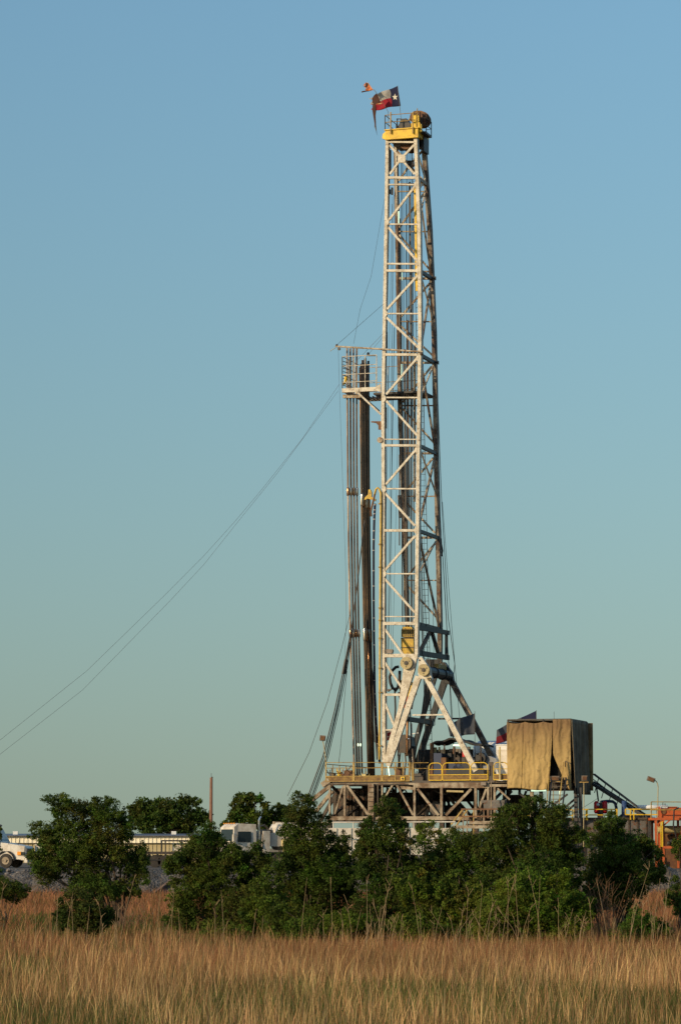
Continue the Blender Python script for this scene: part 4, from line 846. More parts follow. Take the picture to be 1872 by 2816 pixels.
# lower catwalk frames in front of the substructure
cw = thing('catwalk', 'rusty low catwalk with brown rails in front of the substructure right end', 'catwalk', F(1350, 2300, -4))
for y, x0, x1 in ((2226,1268,1400),(2246,1262,1420),(2263,1290,1420),(2275,1250,1420)):
    mb = MB(); mb.vbar(F(x0, y, -4), F(x1, y, -4), .09 if y < 2260 else .2, .12); mb.build('beam', M['substeel' if y > 2250 else 'brown'], cw)
for x in (1273,1284,1302,1330,1350,1385,1394):
    mb = MB(); mb.vbar(F(x, 2226 if x != 1350 else 2150, -4), F(x, 2300, -4), .07, .07); mb.build('post', M['substeel' if x != 1302 else 'yellowrail'], cw)
mb = MB(); a, b = F(1280,2268,-4), F(1420,2268,-4); mb.vbar(a+V*.8, b+V*.8, .1, 1.6); mb.build('walk_deck', M['substeel2'], cw)
mb = MB(); mb.box(F(1358,2205,-3), 1.6, .6, .18, U, V); mb.box(F(1360,2218,-3), 1.4, .5, .4, U, V); mb.build('pipe_rack', M['mud'], cw)
for a, b in (((1273,2226),(1240,2268)),((1284,2228),(1252,2275))): mb = MB(); mb.vbar(F(*a, -4), F(*b, -4), .1, .1); mb.build('yellow_handrail', M['yellowrail'], cw)
# ============================================================ RIGHT YARD: MUD TANKS, PUMPS, ORANGE SKID
YM = 197
def PB(mb, x0, x1, y0, y1, Y, d): a, b = P(x0, y1, Y), P(x1, y0, Y); return mb.box(((a.x+b.x)/2, Y+d/2, (a.z+b.z)/2), b.x-a.x, d, b.z-a.z)
mt = thing('mud_tank', 'long grey stained mud tank behind the bushes right of the rig', 'tank', P(1650, 2388, YM))
mb = MB(); a = P(1500, 2252, YM); b = P(1790, 2252, YM); mb.box(((a.x+b.x)/2, YM+1.4, (PADZ+a.z)/2), b.x-a.x, 2.6, a.z-PADZ); mb.build('tank_body', M['mud'], mt)
mb = MB()
for k in range(12): x = lerp(a.x+.3, b.x-.3, k/11); mb.bar((x, YM+.08, PADZ+.1), (x, YM+.08, a.z), .1, .08)
mb.bar((a.x, YM+.05, a.z), (b.x, YM+.05, a.z), .14, .14); mb.build('tank_rib', M['substeel2'], mt)
def yrail(x0, x1, Y, ya, yb, posts, lab):
    mb = MB()
    for y in (ya, yb): mb.bar(P(x0, y, Y), P(x1, y, Y), .07, .07)
    for x in posts: mb.bar(P(x, ya, Y), P(x, yb if x in (x0, x1) else yb+14, Y), .07, .07)
    mb.build('guardrail', M['yellow'], label=lab, cat='guardrail')
yrail(1578, 1696, YM-.2, 2226.5, 2242, (1578,1611,1614,1680,1695,1696), 'yellow guardrail on the mud tank in front of the red pump')
yrail(1719, 1811, YM-.2, 2226, 2241, (1719,1733,1742,1790), 'yellow guardrail on the mud tank between blue cylinder and orange box')
yrail(1400, 1575, YM-.6, 2228, 2243, (1400,1480,1530,1574), 'yellow guardrail half hidden by the bush under the cabin')
rp = thing('red_pump', 'glossy red two-sided pump with dark middle behind the yellow rail', 'pump', P(1651, 2252, YM+1))
for x0, x1 in ((1634,1645),(1657,1669)):
    mb = MB(); c = P((x0+x1)/2, 2221, YM+1); mb.tube([c-Z*.42, c-Z*.3, c+Z*.3, c+Z*.42], [.1,.17,.17,.08], 12); mb.build('pump_head', M['redpaint'], rp, smooth=True)
mb = MB(); PB(mb, 1643, 1658, 2208, 2250, YM+1, .3); mb.tube([P(1650,2203,YM+1), P(1650,2212,YM+1)], .03, 5); mb.build('body', M['dark'], rp)
mb = MB(); mb.ball(P(1644,2214,YM+.7), .1); mb.build('gauge', M['white'], rp)
mb = MB(); mb.tube([P(x, y, YM+1.3) for x, y in ((1652,2206),(1670,2204),(1684,2205),(1691,2210),(1694,2222),(1694,2245))], .1, 8); mb.build('blue_pipe', M['blue'], label='blue bent pipe arching over from the red pump', cat='pipe')
bc_ = thing('blue_cylinder', 'upright dark blue cylinder standing on the mud tank', 'cylinder', P(1715, 2260, YM+.4))
mb = MB(); mb.tube([P(1715,2203,YM+.4), P(1715,2262,YM+.4)], .16, 12); mb.build('column', mat('blue column paint', (.04,.075,.18), rough=.5), bc_, smooth=True)
mb = MB(); mb.tube([P(1715,2240,YM+.4), P(1715,2246,YM+.4), P(1715,2262,YM+.4)], [.2,.36,.36], 14); mb.build('drum_base', M['bluegrey'], bc_)
mb = MB(); c = P(1750,2252,YM+1); mb.tube([c-Vector((1.0,0,0)), c+Vector((1.0,0,0))], .3, 12); mb.build('motor', M['bluegrey'], label='greasy blue grey motor lying right of the blue cylinder', cat='motor')
mb = MB(); mb.tube([P(1752,2222,YM+2), P(1835,2221,YM+2)], .17, 10); mb.build('pale_pipe', M['white'], label='pale horizontal pipe running left of the orange box', cat='pipe', smooth=True) if True else None
mb = MB(); mb.tube([P(1772,2254,YM+2), P(1800,2256,YM+2)], .22, 12); mb.build('short_drum', M['white'], label='short white drum beside the orange deck edge', cat='drum', smooth=True)
rd = thing('red_skid', 'small red box half hidden in the bush below the ladder stair', 'box', P(1536, 2252, YM-.4))
mb = MB(); PB(mb, 1526, 1550, 2224, 2244, YM-.4, .8); PB(mb, 1530, 1546, 2221, 2224, YM-.3, .6); mb.build('body', M['redpaint'], rd)
mb = MB(); mb.tube([P(1645,2195,YM+1.5), P(1597,2226,YM+1)], .012, 4); mb.build('thin_cable', M['cable'], label='thin line from the shade-darkened tarp down to the yellow rail', cat='cable')
os_ = thing('orange_skid', 'orange steel platform on legs at the right edge carrying an orange box', 'platform', P(1850, 2388, 195))
mb = MB(); a, b = P(1790, 2253, 195), P(1960, 2253, 195); mb.box(((a.x+b.x)/2, 196.3, a.z), b.x-a.x, 2.6, .16); mb.build('deck', M['orange'], os_)
for x in (1803, 1823, 1875, 1930):
    for yy in (195.1, 197.4): p = P(x, 2255, 195); mb = MB(); mb.bar((p.x, yy, p.z), (p.x, yy, PADZ+.02), .15, .15); mb.build('leg', M['orange'], os_)
mb = MB(); mb.bar(P(1822,2256,195.1), P(1804,2272,195.1), .09); mb.bar(P(1823,2272,195.1), P(1842,2256,195.1), .09); mb.build('brace', M['orange'], os_)
mb = MB(); mb.bar(P(1822,2331,194.9), P(1960,2331,194.9), .16, .16); mb.build('base_beam', M['orange'], os_)
mb = MB(); mb.tube([P(1790,2206,195.2), P(1960,2207,195.2)], .03, 5); mb.tube([P(1790,2206,195.2), P(1790,2252,195.2)], .04, 5); mb.tube([P(1790,2228,195.2), P(1960,2228,195.2)], .045, 5); mb.build('guardrail', M['yellowrail'], os_)
mb = MB(); mb.bar(P(1820,2260,194.9), P(1821,2330,194.9), .09); mb.bar(P(1816,2262,194.9), P(1817,2330,194.9), .05); mb.build('yellow_ladder', M['yellow'], os_)
ob = thing('orange_engine_box', 'orange box shaped machine with a pale plate on the orange platform', 'machine', P(1850, 2250, 196))
mb = MB(); PB(mb, 1811, 1862, 2219, 2250, 195.9, 1.4); PB(mb, 1862, 1935, 2222, 2250, 195.9, 1.2); mb.build('body', M['orange'], ob)
mb = MB(); PB(mb, 1815, 1835, 2216.5, 2223, 195.82, .05); mb.build('plate', M['white'], ob)
mb = MB(); mb.disc(P(1824,2233,195.88), (0,1,0), .17, .08, 14); mb.build('round_port', M['brown'], ob)
mb = MB(); mb.tube([P(1822,2208,196.2), P(1822,2220,196.2)], .025, 5); mb.tube([P(1828,2210,196.2), P(1828,2220,196.2)], .025, 5); mb.build('lifting_eye', M['dark'], ob)
mb = MB(); mb.tube([P(1800,2284,196.6), P(1815,2283,196.6), P(1950,2285,196.6)], .22, 14); mb.build('yellow_pipe', M['ybeige'], label='fat pale yellow pipe running under the orange platform', cat='pipe', smooth=True)
mb = MB(); mb.tube([P(1866,2222,194.6), P(1853,2228,194.6), P(1851,2270,194.6), P(1858,2300,194.6), P(1862,2325,194.6)], .05, 6); mb.build('black_hose', M['hose'], label='black hose drooping in front of the orange platform', cat='hose', smooth=True)
mp_ = thing('mud_pump', 'dark brown cluttered pump machinery beneath the orange platform', 'pump', P(1860, 2388, 197.5))
mb = MB(); a = P(1850, 2272, 198.6); mb.box((a.x+.6, 198.9, (PADZ+a.z)/2), 3.4, .8, a.z-PADZ); mb.build('rear_casing', M['brown'], mp_)
mb = MB(); a = P(1860, 2310, 198); mb.box((a.x, 198.2, (PADZ+a.z+.3)/2), 2.6, 1.2, a.z-PADZ+.5); mb.build('body', M['brown'], mp_)
for k in range(10):
    c = P(1832+rr.uniform(0, 60), rr.uniform(2290, 2330), 197.4); mb = MB(); mb.ball(c, rr.uniform(.06, .16)); mb.build('valve', M[rr.choice(['dark','mud','white','bluegrey'])], mp_)
for k in range(7):                                       # clutter seen between the bushes
    x = 1745+k*7; mb = MB(); p = P(x, 2330, 196.5); mb.tube([Vector((p.x, p.y, PADZ)), Vector((p.x, p.y, PADZ+rr.uniform(.5, 1.3)))], rr.uniform(.04, .09), 6)
    mb.build('valve_post', M[rr.choice(['white','bluegrey','blue','dark'])], label='small upright valve pipe in the gap left of the orange legs', cat='pipe', group='valve pipes left of the orange legs')
# ============================================================ WHITE TRAILER UNDER THE RIG
tr = thing('white_trailer', 'long bright white trailer parked in front of the substructure behind the trees', 'trailer', P(1150, 2388, 191))
mb = MB(); PB(mb, 800, 1250, 2278, 2352, 191, 2.4); mb.build('body', M['whitetruck'], tr)
mb = MB()
for x in np.linspace(805, 1245, 12): PB(mb, x, x+2.5, 2279, 2351, 190.96, .04)
PB(mb, 800, 1250, 2308, 2311, 190.96, .045); mb.build('rib', M['chrome'], tr)
mb = MB(); mb.tube([P(800,2263,191.2), P(1252,2261,191.2)], .045, 6)
for x in np.linspace(806, 1248, 9): mb.tube([P(x,2262,191.2), P(x,2279,191.2)], .035, 5)
mb.build('roof_rail', M['whitetruck'], tr)
for x in (860, 900, 1180, 1215):
    c = P(x, 2370, 191.1); mb = MB(); mb.disc(c, (0,1,0), .45, .3, 16); mb.build('wheel', M['tyre'], tr)
# ============================================================ TRUCKS
def frame(loc, head):                                   # x forward, y left, z up
    a = math.radians(head); return Matrix.Translation(loc) @ Matrix.Rotation(a, 4, 'Z')
def wheel(T, x, y, r, par):
    mb = MB(); mb.T = T; s = 1 if y > 0 else -1
    prof = [(r*.72,-.16),(r*.97,-.14),(r,-.08),(r,.08),(r*.97,.14),(r*.72,.16)]
    pts = [Vector((x, y+o, r)) for _, o in prof]; mb.tube(pts, [q for q, _ in prof], 20, cap=True); w_ = mb.build('wheel', M['tyre'], par, smooth=False)
    mb = MB(); mb.T = T; mb.tube([(x, y+s*.14, r), (x, y+s*.175, r), (x, y+s*.12, r)], [r*.6, r*.55, r*.3], 16); mb.tube([(x, y+s*.1, r), (x, y+s*.24, r)], r*.2, 10); mb.build('rim', M['rim'], w_)
# conventional truck at the left edge, facing right
loc = P(25, 2388, 203); loc.z = PADZ
T1 = frame(loc - Vector((0,0,0)), -14)
t1 = thing('white_truck', 'white bonneted truck facing right at the left edge of the gravel pad', 'truck', loc)
def quad_loft(mb, secs):                               # secs: list of (x, halfwidth_bottom, z0, halfwidth_top, z1)
    vs = []
    for x, wb_, z0, wt, z1 in secs: vs += [(x,-wb_,z0),(x,wb_,z0),(x,wt,z1),(x,-wt,z1)]
    fs = [(0,1,2,3), tuple((len(secs)-1)*4+k for k in (3,2,1,0))]
    for i in range(len(secs)-1):
        for k in range(4): fs.append((i*4+k, (i+1)*4+k, (i+1)*4+(k+1) % 4, i*4+(k+1) % 4))
    mb.add(vs, fs)
mb = MB(); mb.T = T1; quad_loft(mb, [(1.50,.82,.62,.68,1.30),(1.38,.95,.55,.78,1.46),(.4,1.05,.6,.9,1.62),(-.35,1.1,.6,.98,1.72)]); mb.build('hood', M['whitetruck'], t1)
mb = MB(); mb.T = T1; quad_loft(mb, [(-.35,1.15,.6,1.12,1.72),(-.36,1.15,1.70,1.12,1.75),(-.75,1.12,1.7,1.0,2.55),(-1.3,1.12,.6,1.02,2.68),(-2.4,1.12,.6,1.02,2.68)]) if False else quad_loft(mb, [(-.35,1.15,.6,1.1,1.74),(-.85,1.15,.6,1.03,2.62),(-2.4,1.15,.6,1.03,2.68)]); mb.build('cab', M['whitetruck'], t1)
mb = MB(); mb.T = T1; mb.add([(-.40,-.98,1.83),(-.40,.98,1.83),(-.80,.9,2.52),(-.80,-.9,2.52)], [(0,1,2,3)]); mb.add([(-.62,-1.135,1.75),(-1.5,-1.15,1.75),(-1.5,-1.065,2.45),(-.9,-1.06,2.45)], [(0,1,2,3)]); mb.build('window', M['glass'], t1)
mb = MB(); mb.T = T1; mb.box((1.52,0,.98), .08, 1.3, .66); mb.build('grille', M['black'], t1)
mb = MB(); mb.T = T1; mb.box((1.62,0,.5), .22, 2.3, .30); mb.box((1.42,-1.0,.62), .3, .3, .2); mb.build('bumper', M['whitetruck'], t1)
mb = MB(); mb.T = T1; mb.box((1.45,0,.69), .3, 2.28, .05); mb.build('bumper_trim', M['black'], t1)
for s in (-1, 1):
    mb = MB(); mb.T = T1; mb.box((1.08,s*.97,.98), .26, .1, .24); mb.build('turn_signal', M['amber'], t1)
    mb = MB(); mb.T = T1; mb.box((1.36,s*.93,.96), .22, .1, .22); mb.build('headlight', M['glass'], t1)
    mb = MB(); mb.T = T1; n0 = []                       # wheel arch
    for k in range(9): a = math.pi*k/8; n0.append((.15+.62*math.cos(a), s*1.07, .5+.62*math.sin(a)))
    mb.tube(n0, .07, 6); mb.build('wheel_arch', M['black'], t1)
    wheel(T1, .15, s*.98, .48, t1)
    mb = MB(); mb.T = T1; mb.tube([(.9,s*.7,1.5),(1.0,s*.75,1.85)], .012, 4); mb.tube([(.3,s*.98,1.55),(.35,s*1.05,2.0)], .012, 4); mb.build('antenna', M['dark'], t1)
mb = MB(); mb.T = T1; mb.ball((-.95,-.2,2.86), .5, .4, .14); mb.tube([(-.9,0,2.65),(-.9,0,2.8)], .05, 5); mb.build('roof_hatch', M['lamp'], t1)
mb = MB(); mb.T = T1; mb.box((-3.5,0,.75), 3.2, .8, .3); mb.box((-3.7,0,1.9), 3.0, 2.2, 1.9); mb.build('body', M['whitetruck'], t1)
for s in (-1, 1): wheel(T1, -3.6, s*.95, .48, t1)
# cabover vacuum truck
loc = P(650, 2388, 202); loc.z = PADZ
T2 = frame(loc, 180+27)
t2_ = thing('vacuum_truck', 'dusty white flat-fronted truck with tank body and exhaust stack facing left', 'truck', loc)
mb = MB(); mb.T = T2; quad_loft(mb, [(.75,1.18,.75,1.15,1.75),(.68,1.18,.75,1.1,2.75),(.35,1.18,.75,1.05,3.0),(-.95,1.18,.75,1.1,2.95)]); mb.build('cab', M['whitetruck'], t2_)
mb = MB(); mb.T = T2; mb.add([(.765,-1.0,1.82),(.765,1.0,1.82),(.715,.95,2.6),(.715,-.95,2.6)], [(0,1,2,3)]); mb.build('windscreen', M['glass'], t2_)
for s in (-1, 1):
    mb = MB(); mb.T = T2; mb.add([(.45,s*1.19,1.75),(-.55,s*1.19,1.75),(-.55,s*1.165,2.45),(.45,s*1.165,2.45)], [(0,1,2,3)]); mb.build('window', M['glass'], t2_)
    mb = MB(); mb.T = T2; mb.box((.85,s*1.3,2.0), .06, .2, .5); mb.bar((.7,s*1.1,2.3),(.85,s*1.3,2.3),.04); mb.build('mirror', M['whitetruck'], t2_)
mb = MB(); mb.T = T2; mb.box((.76,0,1.45), .05, 2.0, .12); mb.box((.77,0,1.1), .04, 1.4, .35); mb.box((.8,0,.7), .2, 2.3, .3); mb.build('front_trim', M['black'], t2_)
mb = MB(); mb.T = T2
for k in range(5): mb.box((.55,-.8+k*.4,3.0), .08, .12, .08)
mb.build('roof_marker', M['amber'], t2_)
mb = MB(); mb.T = T2; mb.tube([(-1.25,.95,.9),(-1.25,.95,2.2)], .11, 10); mb.tube([(-1.25,.95,2.2),(-1.25,.95,3.2),(-1.3,.95,3.35),(-1.4,.95,3.45)], .075, 8); mb.build('exhaust_stack', M['chrome'], t2_)
mb = MB(); mb.T = T2; mb.box((-4,0,.92), 6.4, .85, .28); mb.build('chassis', M['dark'], t2_)
mb = MB(); mb.T = T2; mb.box((-1.75,.3,1.7), .5, 1.6, 1.6); mb.box((-2.5,0,1.9), .9, 1.9, .9); mb.build('pump_house', M['whitetruck'], t2_)
mb = MB(); mb.T = T2; mb.tube([(-2.2,.1,1.5),(-2.2,.1,2.6)], .35, 12); mb.tube([(-2.4,0,2.6),(-2.0,.2,2.9),(-1.4,.5,2.8),(-1.5,1.0,2.2),(-1.4,1.1,1.3)], .07, 7); mb.tube([(-3.0,1,2.9),(-3.4,1.1,2.5),(-3.3,1.1,1.6)], .06, 6); mb.build('suction_hose', M['lamp'], t2_)
mb = MB(); mb.T = T2; mb.tube([(-2.6,0,2.15),(-2.9,0,2.15),(-7.0,0,2.15),(-7.3,0,2.15)], [.55,.95,.95,.55], 22); mb.build('tank', M['whitetruck'], t2_, smooth=True)
mb = MB(); mb.T = T2
for x in (-3.6,-4.8,-6.2): mb.tube([(x-.04,0,2.15),(x+.04,0,2.15)], .99, 22)
mb.box((-3.4,0,3.05), 1.2, .3, .2); mb.build('tank_band', M['rim'], t2_)
mb = MB(); mb.T = T2; mb.box((-4.2,1.1,1.25), 2.4, .1, .3); mb.box((-3.2,1.05,1.7), .5, .2, .5); mb.build('side_locker', M['ybeige'], t2_)
for x in (0.0, -2.7, -4.0, -5.6):
    for s in (-1, 1): wheel(T2, x, s*1.0, .50, t2_)
# flatbed trailer between the trucks
fb = thing('flatbed_trailer', 'dark flatbed trailer with truss frame and head rack parked between two trucks', 'trailer', P(360, 2388, 204))
mb = MB(); PB(mb, 95, 505, 2343, 2350, 204, 2.4); mb.build('deck', M['dark'], fb)
mb = MB(); PB(mb, 95, 505, 2364, 2368, 204, .3); xs_ = np.linspace(100, 500, 19)
for a, b in zip(xs_, xs_[1:]): mb.bar(P(a,2350,204.1), P((a+b)/2,2365,204.1), .08); mb.bar(P((a+b)/2,2365,204.1), P(b,2350,204.1), .08)
for k in range(6): mb.box(P(410+k*16, 2358, 204.6), .25, .4, .3)
mb.build('truss_frame', M['black'], fb)
for yy in (204.2, 205.9):
    mb = MB()
    for x in (445, 455, 500): mb.bar(P(x,2313,yy), P(x,2344,yy), .08)
    mb.bar(P(443,2313,yy), P(516,2313,yy), .1); mb.build('head_rack', M['black'], fb)
for x in (150, 180, 425, 450, 475):
    for yy in (204.2, 206): c = P(x, 2376, 204); mb = MB(); mb.disc((c.x, yy, PADZ+.42), (0,1,0), .42, .3, 16); mb.build('wheel', M['tyre'], fb)
for x0, x1, y0, y1, lab in ((96,122,2324,2345,'small bright white box standing on the flatbed behind the leftmost tree'),(474,500,2322,2342,'pale box standing on the dark flatbed under its rack')):
    mb = MB(); PB(mb, x0, x1, y0, y1, 204.6, 1); PB(mb, x0-1, x1+1, y0-2, y0, 204.5, 1.2); mb.build('cargo_box', M['whitetruck'], label=lab, cat='box')
# ============================================================ WAREHOUSE
YW = 300
wh = thing('warehouse', 'long low cream ribbed metal warehouse with blue grey roof beyond the gravel pad', 'warehouse', (P(200, 2388, YW).x, YW+12, 0))
xa, xb = P(-900, 2300, YW).x, P(640, 2300, YW).x
ze = P(200, 2298, YW).z; zm = P(200, 2319, YW).z
def ribbed(z0, z1, y, m, name):
    mb = MB(); mb.box(((xa+xb)/2, y+.1, (z0+z1)/2), xb-xa, .16, z1-z0)
    x = xa+.2
    while x < xb: mb.box((x, y, (z0+z1)/2), .10, .07, z1-z0); x += .42
    mb.build(name, m, wh)
ribbed(zm, ze, YW, M['shedwall'], 'upper_wall'); ribbed(0, zm, YW+.35, M['shedlow'], 'lower_wall')
mb = MB(); mb.prism([Vector((xa-.4, YW-.4, ze)), Vector((xa-.4, YW+12, ze+.22)), Vector((xa-.4, YW+24, ze)), Vector((xa-.4, YW+24, ze-.1)), Vector((xa-.4, YW-.4, ze-.1))], Vector((xb-xa+.8, 0, 0))); mb.build('roof', M['shedroof'], wh)
mb = MB()
for x in (43, 478, 600): mb.box(P(x, 2291.5, YW+6), .5, .5, .35)
mb.build('roof_vent', M['white'], wh)
mb = MB(); x = xa+5
while x < xb: mb.box((x, YW-.04, ze/2), .10, .06, ze); x += 12
mb.build('downpipe', M['shedwall'], wh)
# ============================================================ UTILITY POLE, PLANK
up = thing('utility_pole', 'lone brown wooden utility pole rising above the background trees', 'pole', P(579, 2388, 240))
up.location.z = PADZ
mb = MB(); a = P(581, 2139, 240); b = P(579, 2388, 240); b.z = PADZ; mb.tube([b, a], [.17, .12], 10); mb.build('shaft', M['pole'], up, smooth=True)
mb = MB(); mb.bar(P(577.5,2141,240), P(584.5,2141,240), .07); mb.tube([a, a+Z*.35], .02, 5); mb.ball(P(583.5,2138.5,240), .06); mb.build('insulator_bracket', M['dark'], up)
mb = MB(); mb.bar(P(418, 2461, 184.0), P(482, 2414, 187.3), .2, .12); mb.build('plank', M['plank'], label='grey brown plank leaning diagonally against the gravel bank', cat='plank')
mb = MB(); mb.bar(P(-60, 2457, 184.0), P(300, 2459, 184.0), .12, .2); mb.bar(P(300, 2459, 184.0), P(452, 2459, 184.0), .12, .1); mb.build('kerb_timber', M['black'], label='long dark timber lying along the foot of the gravel bank', cat='timber')
mb = MB(); mb.bar(P(400, 2463, 183.5), P(446, 2464, 183.5), .1, .08); mb.build('pale_board', M['stalk'], label='short pale board on the ground below the leaning plank', cat='board')
# ============================================================ TREES AND SHRUBS
def leaves(centres, radii, n_per, L_, cols, tint_c):
    """leaf-sized faces scattered in clumps"""
    N = len(centres)*n_per
    c = np.repeat(centres, n_per, 0); r = np.repeat(radii, n_per)[:, None]
    d = rng.normal(size=(N, 3)); d /= np.linalg.norm(d, axis=1)[:, None]
    pos = c + d*r*(rng.random((N, 1))**.6)*np.array([1, 1, .8])
    a = rng.normal(size=(N, 3)); a[:, 2] -= .2; a /= np.linalg.norm(a, axis=1)[:, None]
    b = np.cross(a, rng.normal(size=(N, 3))); b /= np.linalg.norm(b, axis=1)[:, None]
    l = L_*rng.uniform(.6, 1.35, (N, 1))
    n_ = np.cross(a, b)
    v = np.stack([pos-a*l*.5, pos+b*l*.30+n_*l*.06, pos+a*l*.5, pos-b*l*.30+n_*l*.06], 1).reshape(-1, 3)
    t = np.repeat(np.repeat(tint_c, n_per, 0)*rng.uniform(.75, 1.3, (N, 1)), 4, 0)
    return v, t
GREEN = np.array([.046, .070, .010])
def tree(name, lab, cat, base, Y, blobs, leaf=.062, lai=4.6, tint=(1, 1, 1), depth=.9, group=None, trunk=.10, clump=.20, gap=0.0, base_z=0.0):
    k = Y/FOC
    bx, by = base; b0 = P(bx, 2400, Y); b0.z = base_z
    t = thing(name, lab, cat, b0, group)
    C_, Rr, Tn = [], [], []
    mb = MB()
    cx = np.mean([b[0] for b in blobs])
    fine = []
    for (sx, sy, rx, ry) in blobs:
        fine.append((sx, sy, rx*.86, ry*.86, 1))
        for q in range(5):
            a_ = rng.uniform(0, 2*math.pi); f_ = rng.uniform(.22, .42)
            fine.append((sx+rx*.92*math.cos(a_), sy+ry*.92*math.sin(a_), rx*f_*rng.uniform(.7, 1.2), ry*f_*rng.uniform(.8, 1.5), 0))
    for (sx, sy, rx, ry, main) in fine:
        yo = rng.uniform(-.5, .5)*depth*1.4
        c = P(sx, sy, Y+yo); rx_, ry_ = rx*k, ry*k; rd = min(rx_, 1.8)*depth
        area = math.pi*rx_*ry_; nl_ = int(area*lai/(leaf*leaf*.30)); ncl = max(4, int(nl_/34)); bt = np.array([rng.uniform(.8, 1.35), rng.uniform(.85, 1.2), rng.uniform(.8, 1.2)])
        d = rng.normal(size=(ncl, 3)); d /= np.linalg.norm(d, axis=1)[:, None]
        q = d*(rng.random((ncl, 1))**.42)*np.array([rx_, rd, ry_]); 
        C_.append(np.array(c)+q); Rr.append(rng.uniform(.6, 1.25, ncl)*clump*min(1, .5+rx_)); Tn.append(np.tile(GREEN*np.array(tint)*bt, (ncl, 1))*rng.uniform(.6, 1.5, (ncl, 1))*(1+rng.normal(0, .08, (ncl, 3))))
        # wisps sticking out of the crown
        nw_ = max(3, int(ncl*.24)); d = rng.normal(size=(nw_, 3)); d /= np.linalg.norm(d, axis=1)[:, None]
        C_.append(np.array(c)+d*np.array([rx_, rd, ry_])*rng.uniform(1.0, 1.32, (nw_, 1))); Rr.append(rng.uniform(.3, .6, nw_)*clump); Tn.append(np.tile(GREEN*np.array(tint), (nw_, 1))*rng.uniform(.8, 1.5, (nw_, 1)))
        if not main: continue
        # limbs
        m1 = b0.lerp(c, .45); m1.x = lerp(b0.x, c.x, .3)+rng.uniform(-.1, .1); m1.z = max(m1.z, base_z+.2)
        r0 = trunk*rng.uniform(.35, .55)
        mb.tube([b0+Vector((rng.uniform(-.15, .15), rng.uniform(-.1, .1), -.05)), m1, c], [r0, r0*.7, r0*.3], 6)
        for _ in range(3):
            e = c+Vector((rng.normal()*rx_*.6, rng.normal()*rd*.5, abs(rng.normal())*ry_*.6)); mb.tube([m1.lerp(c, rng.uniform(.4, .9)), c.lerp(e, .5)+Vector((0, 0, .05)), e], [r0*.35, r0*.2, .006], 4)
    mb.tube([b0-Z*.1, b0+Vector((.05, 0, .5)), b0.lerp(P(cx, blobs[0][1], Y), .4)], [trunk*1.2, trunk, trunk*.6], 8)
    mb.build('trunk', M['bark'], t, smooth=True)
    C_ = np.concatenate(C_); Rr = np.concatenate(Rr); Tn = np.clip(np.concatenate(Tn), .002, 1)
    keep = C_[:, 2] > base_z+.1; C_, Rr, Tn = C_[keep], Rr[keep], Tn[keep]
    v, tn = leaves(C_, Rr, 34, leaf, None, Tn)
    n = len(v); raw_mesh('crown', v, np.arange(n), np.arange(0, n, 4), tn, M['leaf'], t, t.location)
    return t
tree('tree', 'tall dark green tree standing alone at left in front of the warehouse', 'tree', (330, 0), 104, [(160,2215,38,26),(215,2232,55,42),(290,2228,45,36),(130,2290,45,34),(200,2300,75,55),(290,2300,65,55),(340,2272,20,42),(150,2365,60,45),(250,2375,85,55),(350,2365,48,46),(380,2400,32,40),(130,2405,38,32),(250,2435,80,34),(330,2440,50,28)], trunk=.13)
tree('shrub', 'low dark rounded shrub in the grass beneath the left tree', 'shrub', (235, 0), 92, [(205,2488,42,50),(255,2505,52,42),(285,2528,32,30),(180,2530,28,30),(230,2540,50,25)], leaf=.065, trunk=.05, tint=(.75,.7,.8))
tree('shrub', 'dark bush cut by the left edge of the picture below the white truck', 'shrub', (15, 0), 110, [(10,2438,44,26),(55,2448,20,18),(-30,2425,44,34),(20,2462,46,16)], trunk=.05)
tree('small_tree', 'sparse leafy tree top poking in at the left edge above the truck', 'tree', (-40, 0), 115, [(-30,2310,30,40),(-5,2290,8,10)], trunk=.06)
tree('tree', 'bushy tree right of the plank with twiggy top below the utility pole', 'tree', (590, 0), 97, [(562,2300,32,36),(520,2352,50,40),(590,2345,55,45),(520,2400,62,50),(610,2400,65,50),(690,2420,48,44),(628,2345,30,26),(600,2312,12,16),(660,2358,34,26),(700,2365,40,40),(505,2470,50,50),(580,2475,85,70),(670,2490,75,64),(492,2530,36,34),(715,2520,48,50),(600,2550,90,26)])
tree('tree', 'tall dense tree hiding the left foot of the substructure', 'tree', (860, 0), 96, [(820,2228,42,40),(865,2262,40,44),(810,2300,38,44),(860,2330,60,55),(830,2390,64,55),(900,2400,80,60),(820,2455,80,66),(900,2470,85,75),(950,2330,24,40),(965,2410,40,60),(820,2530,85,48),(930,2540,85,50)], trunk=.12, tint=(.85,.88,.9))
tree('tree', 'narrow dark tree crown reaching up in front of the substructure middle', 'tree', (1060, 0), 94.5, [(998,2300,24,44),(1112,2310,26,40),(1112,2370,30,40),(1060,2235,34,34),(1092,2252,24,20),(1030,2290,36,38),(1072,2310,46,42),(1010,2350,40,40),(1060,2375,60,50),(1040,2440,75,60),(1110,2450,60,60),(1010,2520,60,50),(1080,2530,85,50)], trunk=.11, tint=(.85,.9,.9))
tree('tree', 'lighter feathery young tree in front of the white trailer', 'tree', (1175, 0), 97, [(1180,2292,34,26),(1160,2330,32,30),(1200,2335,34,34),(1180,2385,50,36)], lai=2.2, tint=(1.6,1.5,1.3), trunk=.05, clump=.2)
tree('tree', 'rounded tree between the feathery young tree and the cabin', 'tree', (1270, 0), 95, [(1262,2315,48,36),(1225,2370,50,50),(1300,2375,62,56),(1190,2440,72,62),(1285,2460,85,70),(1180,2520,75,55),(1290,2540,90,50),(1340,2330,36,40)])
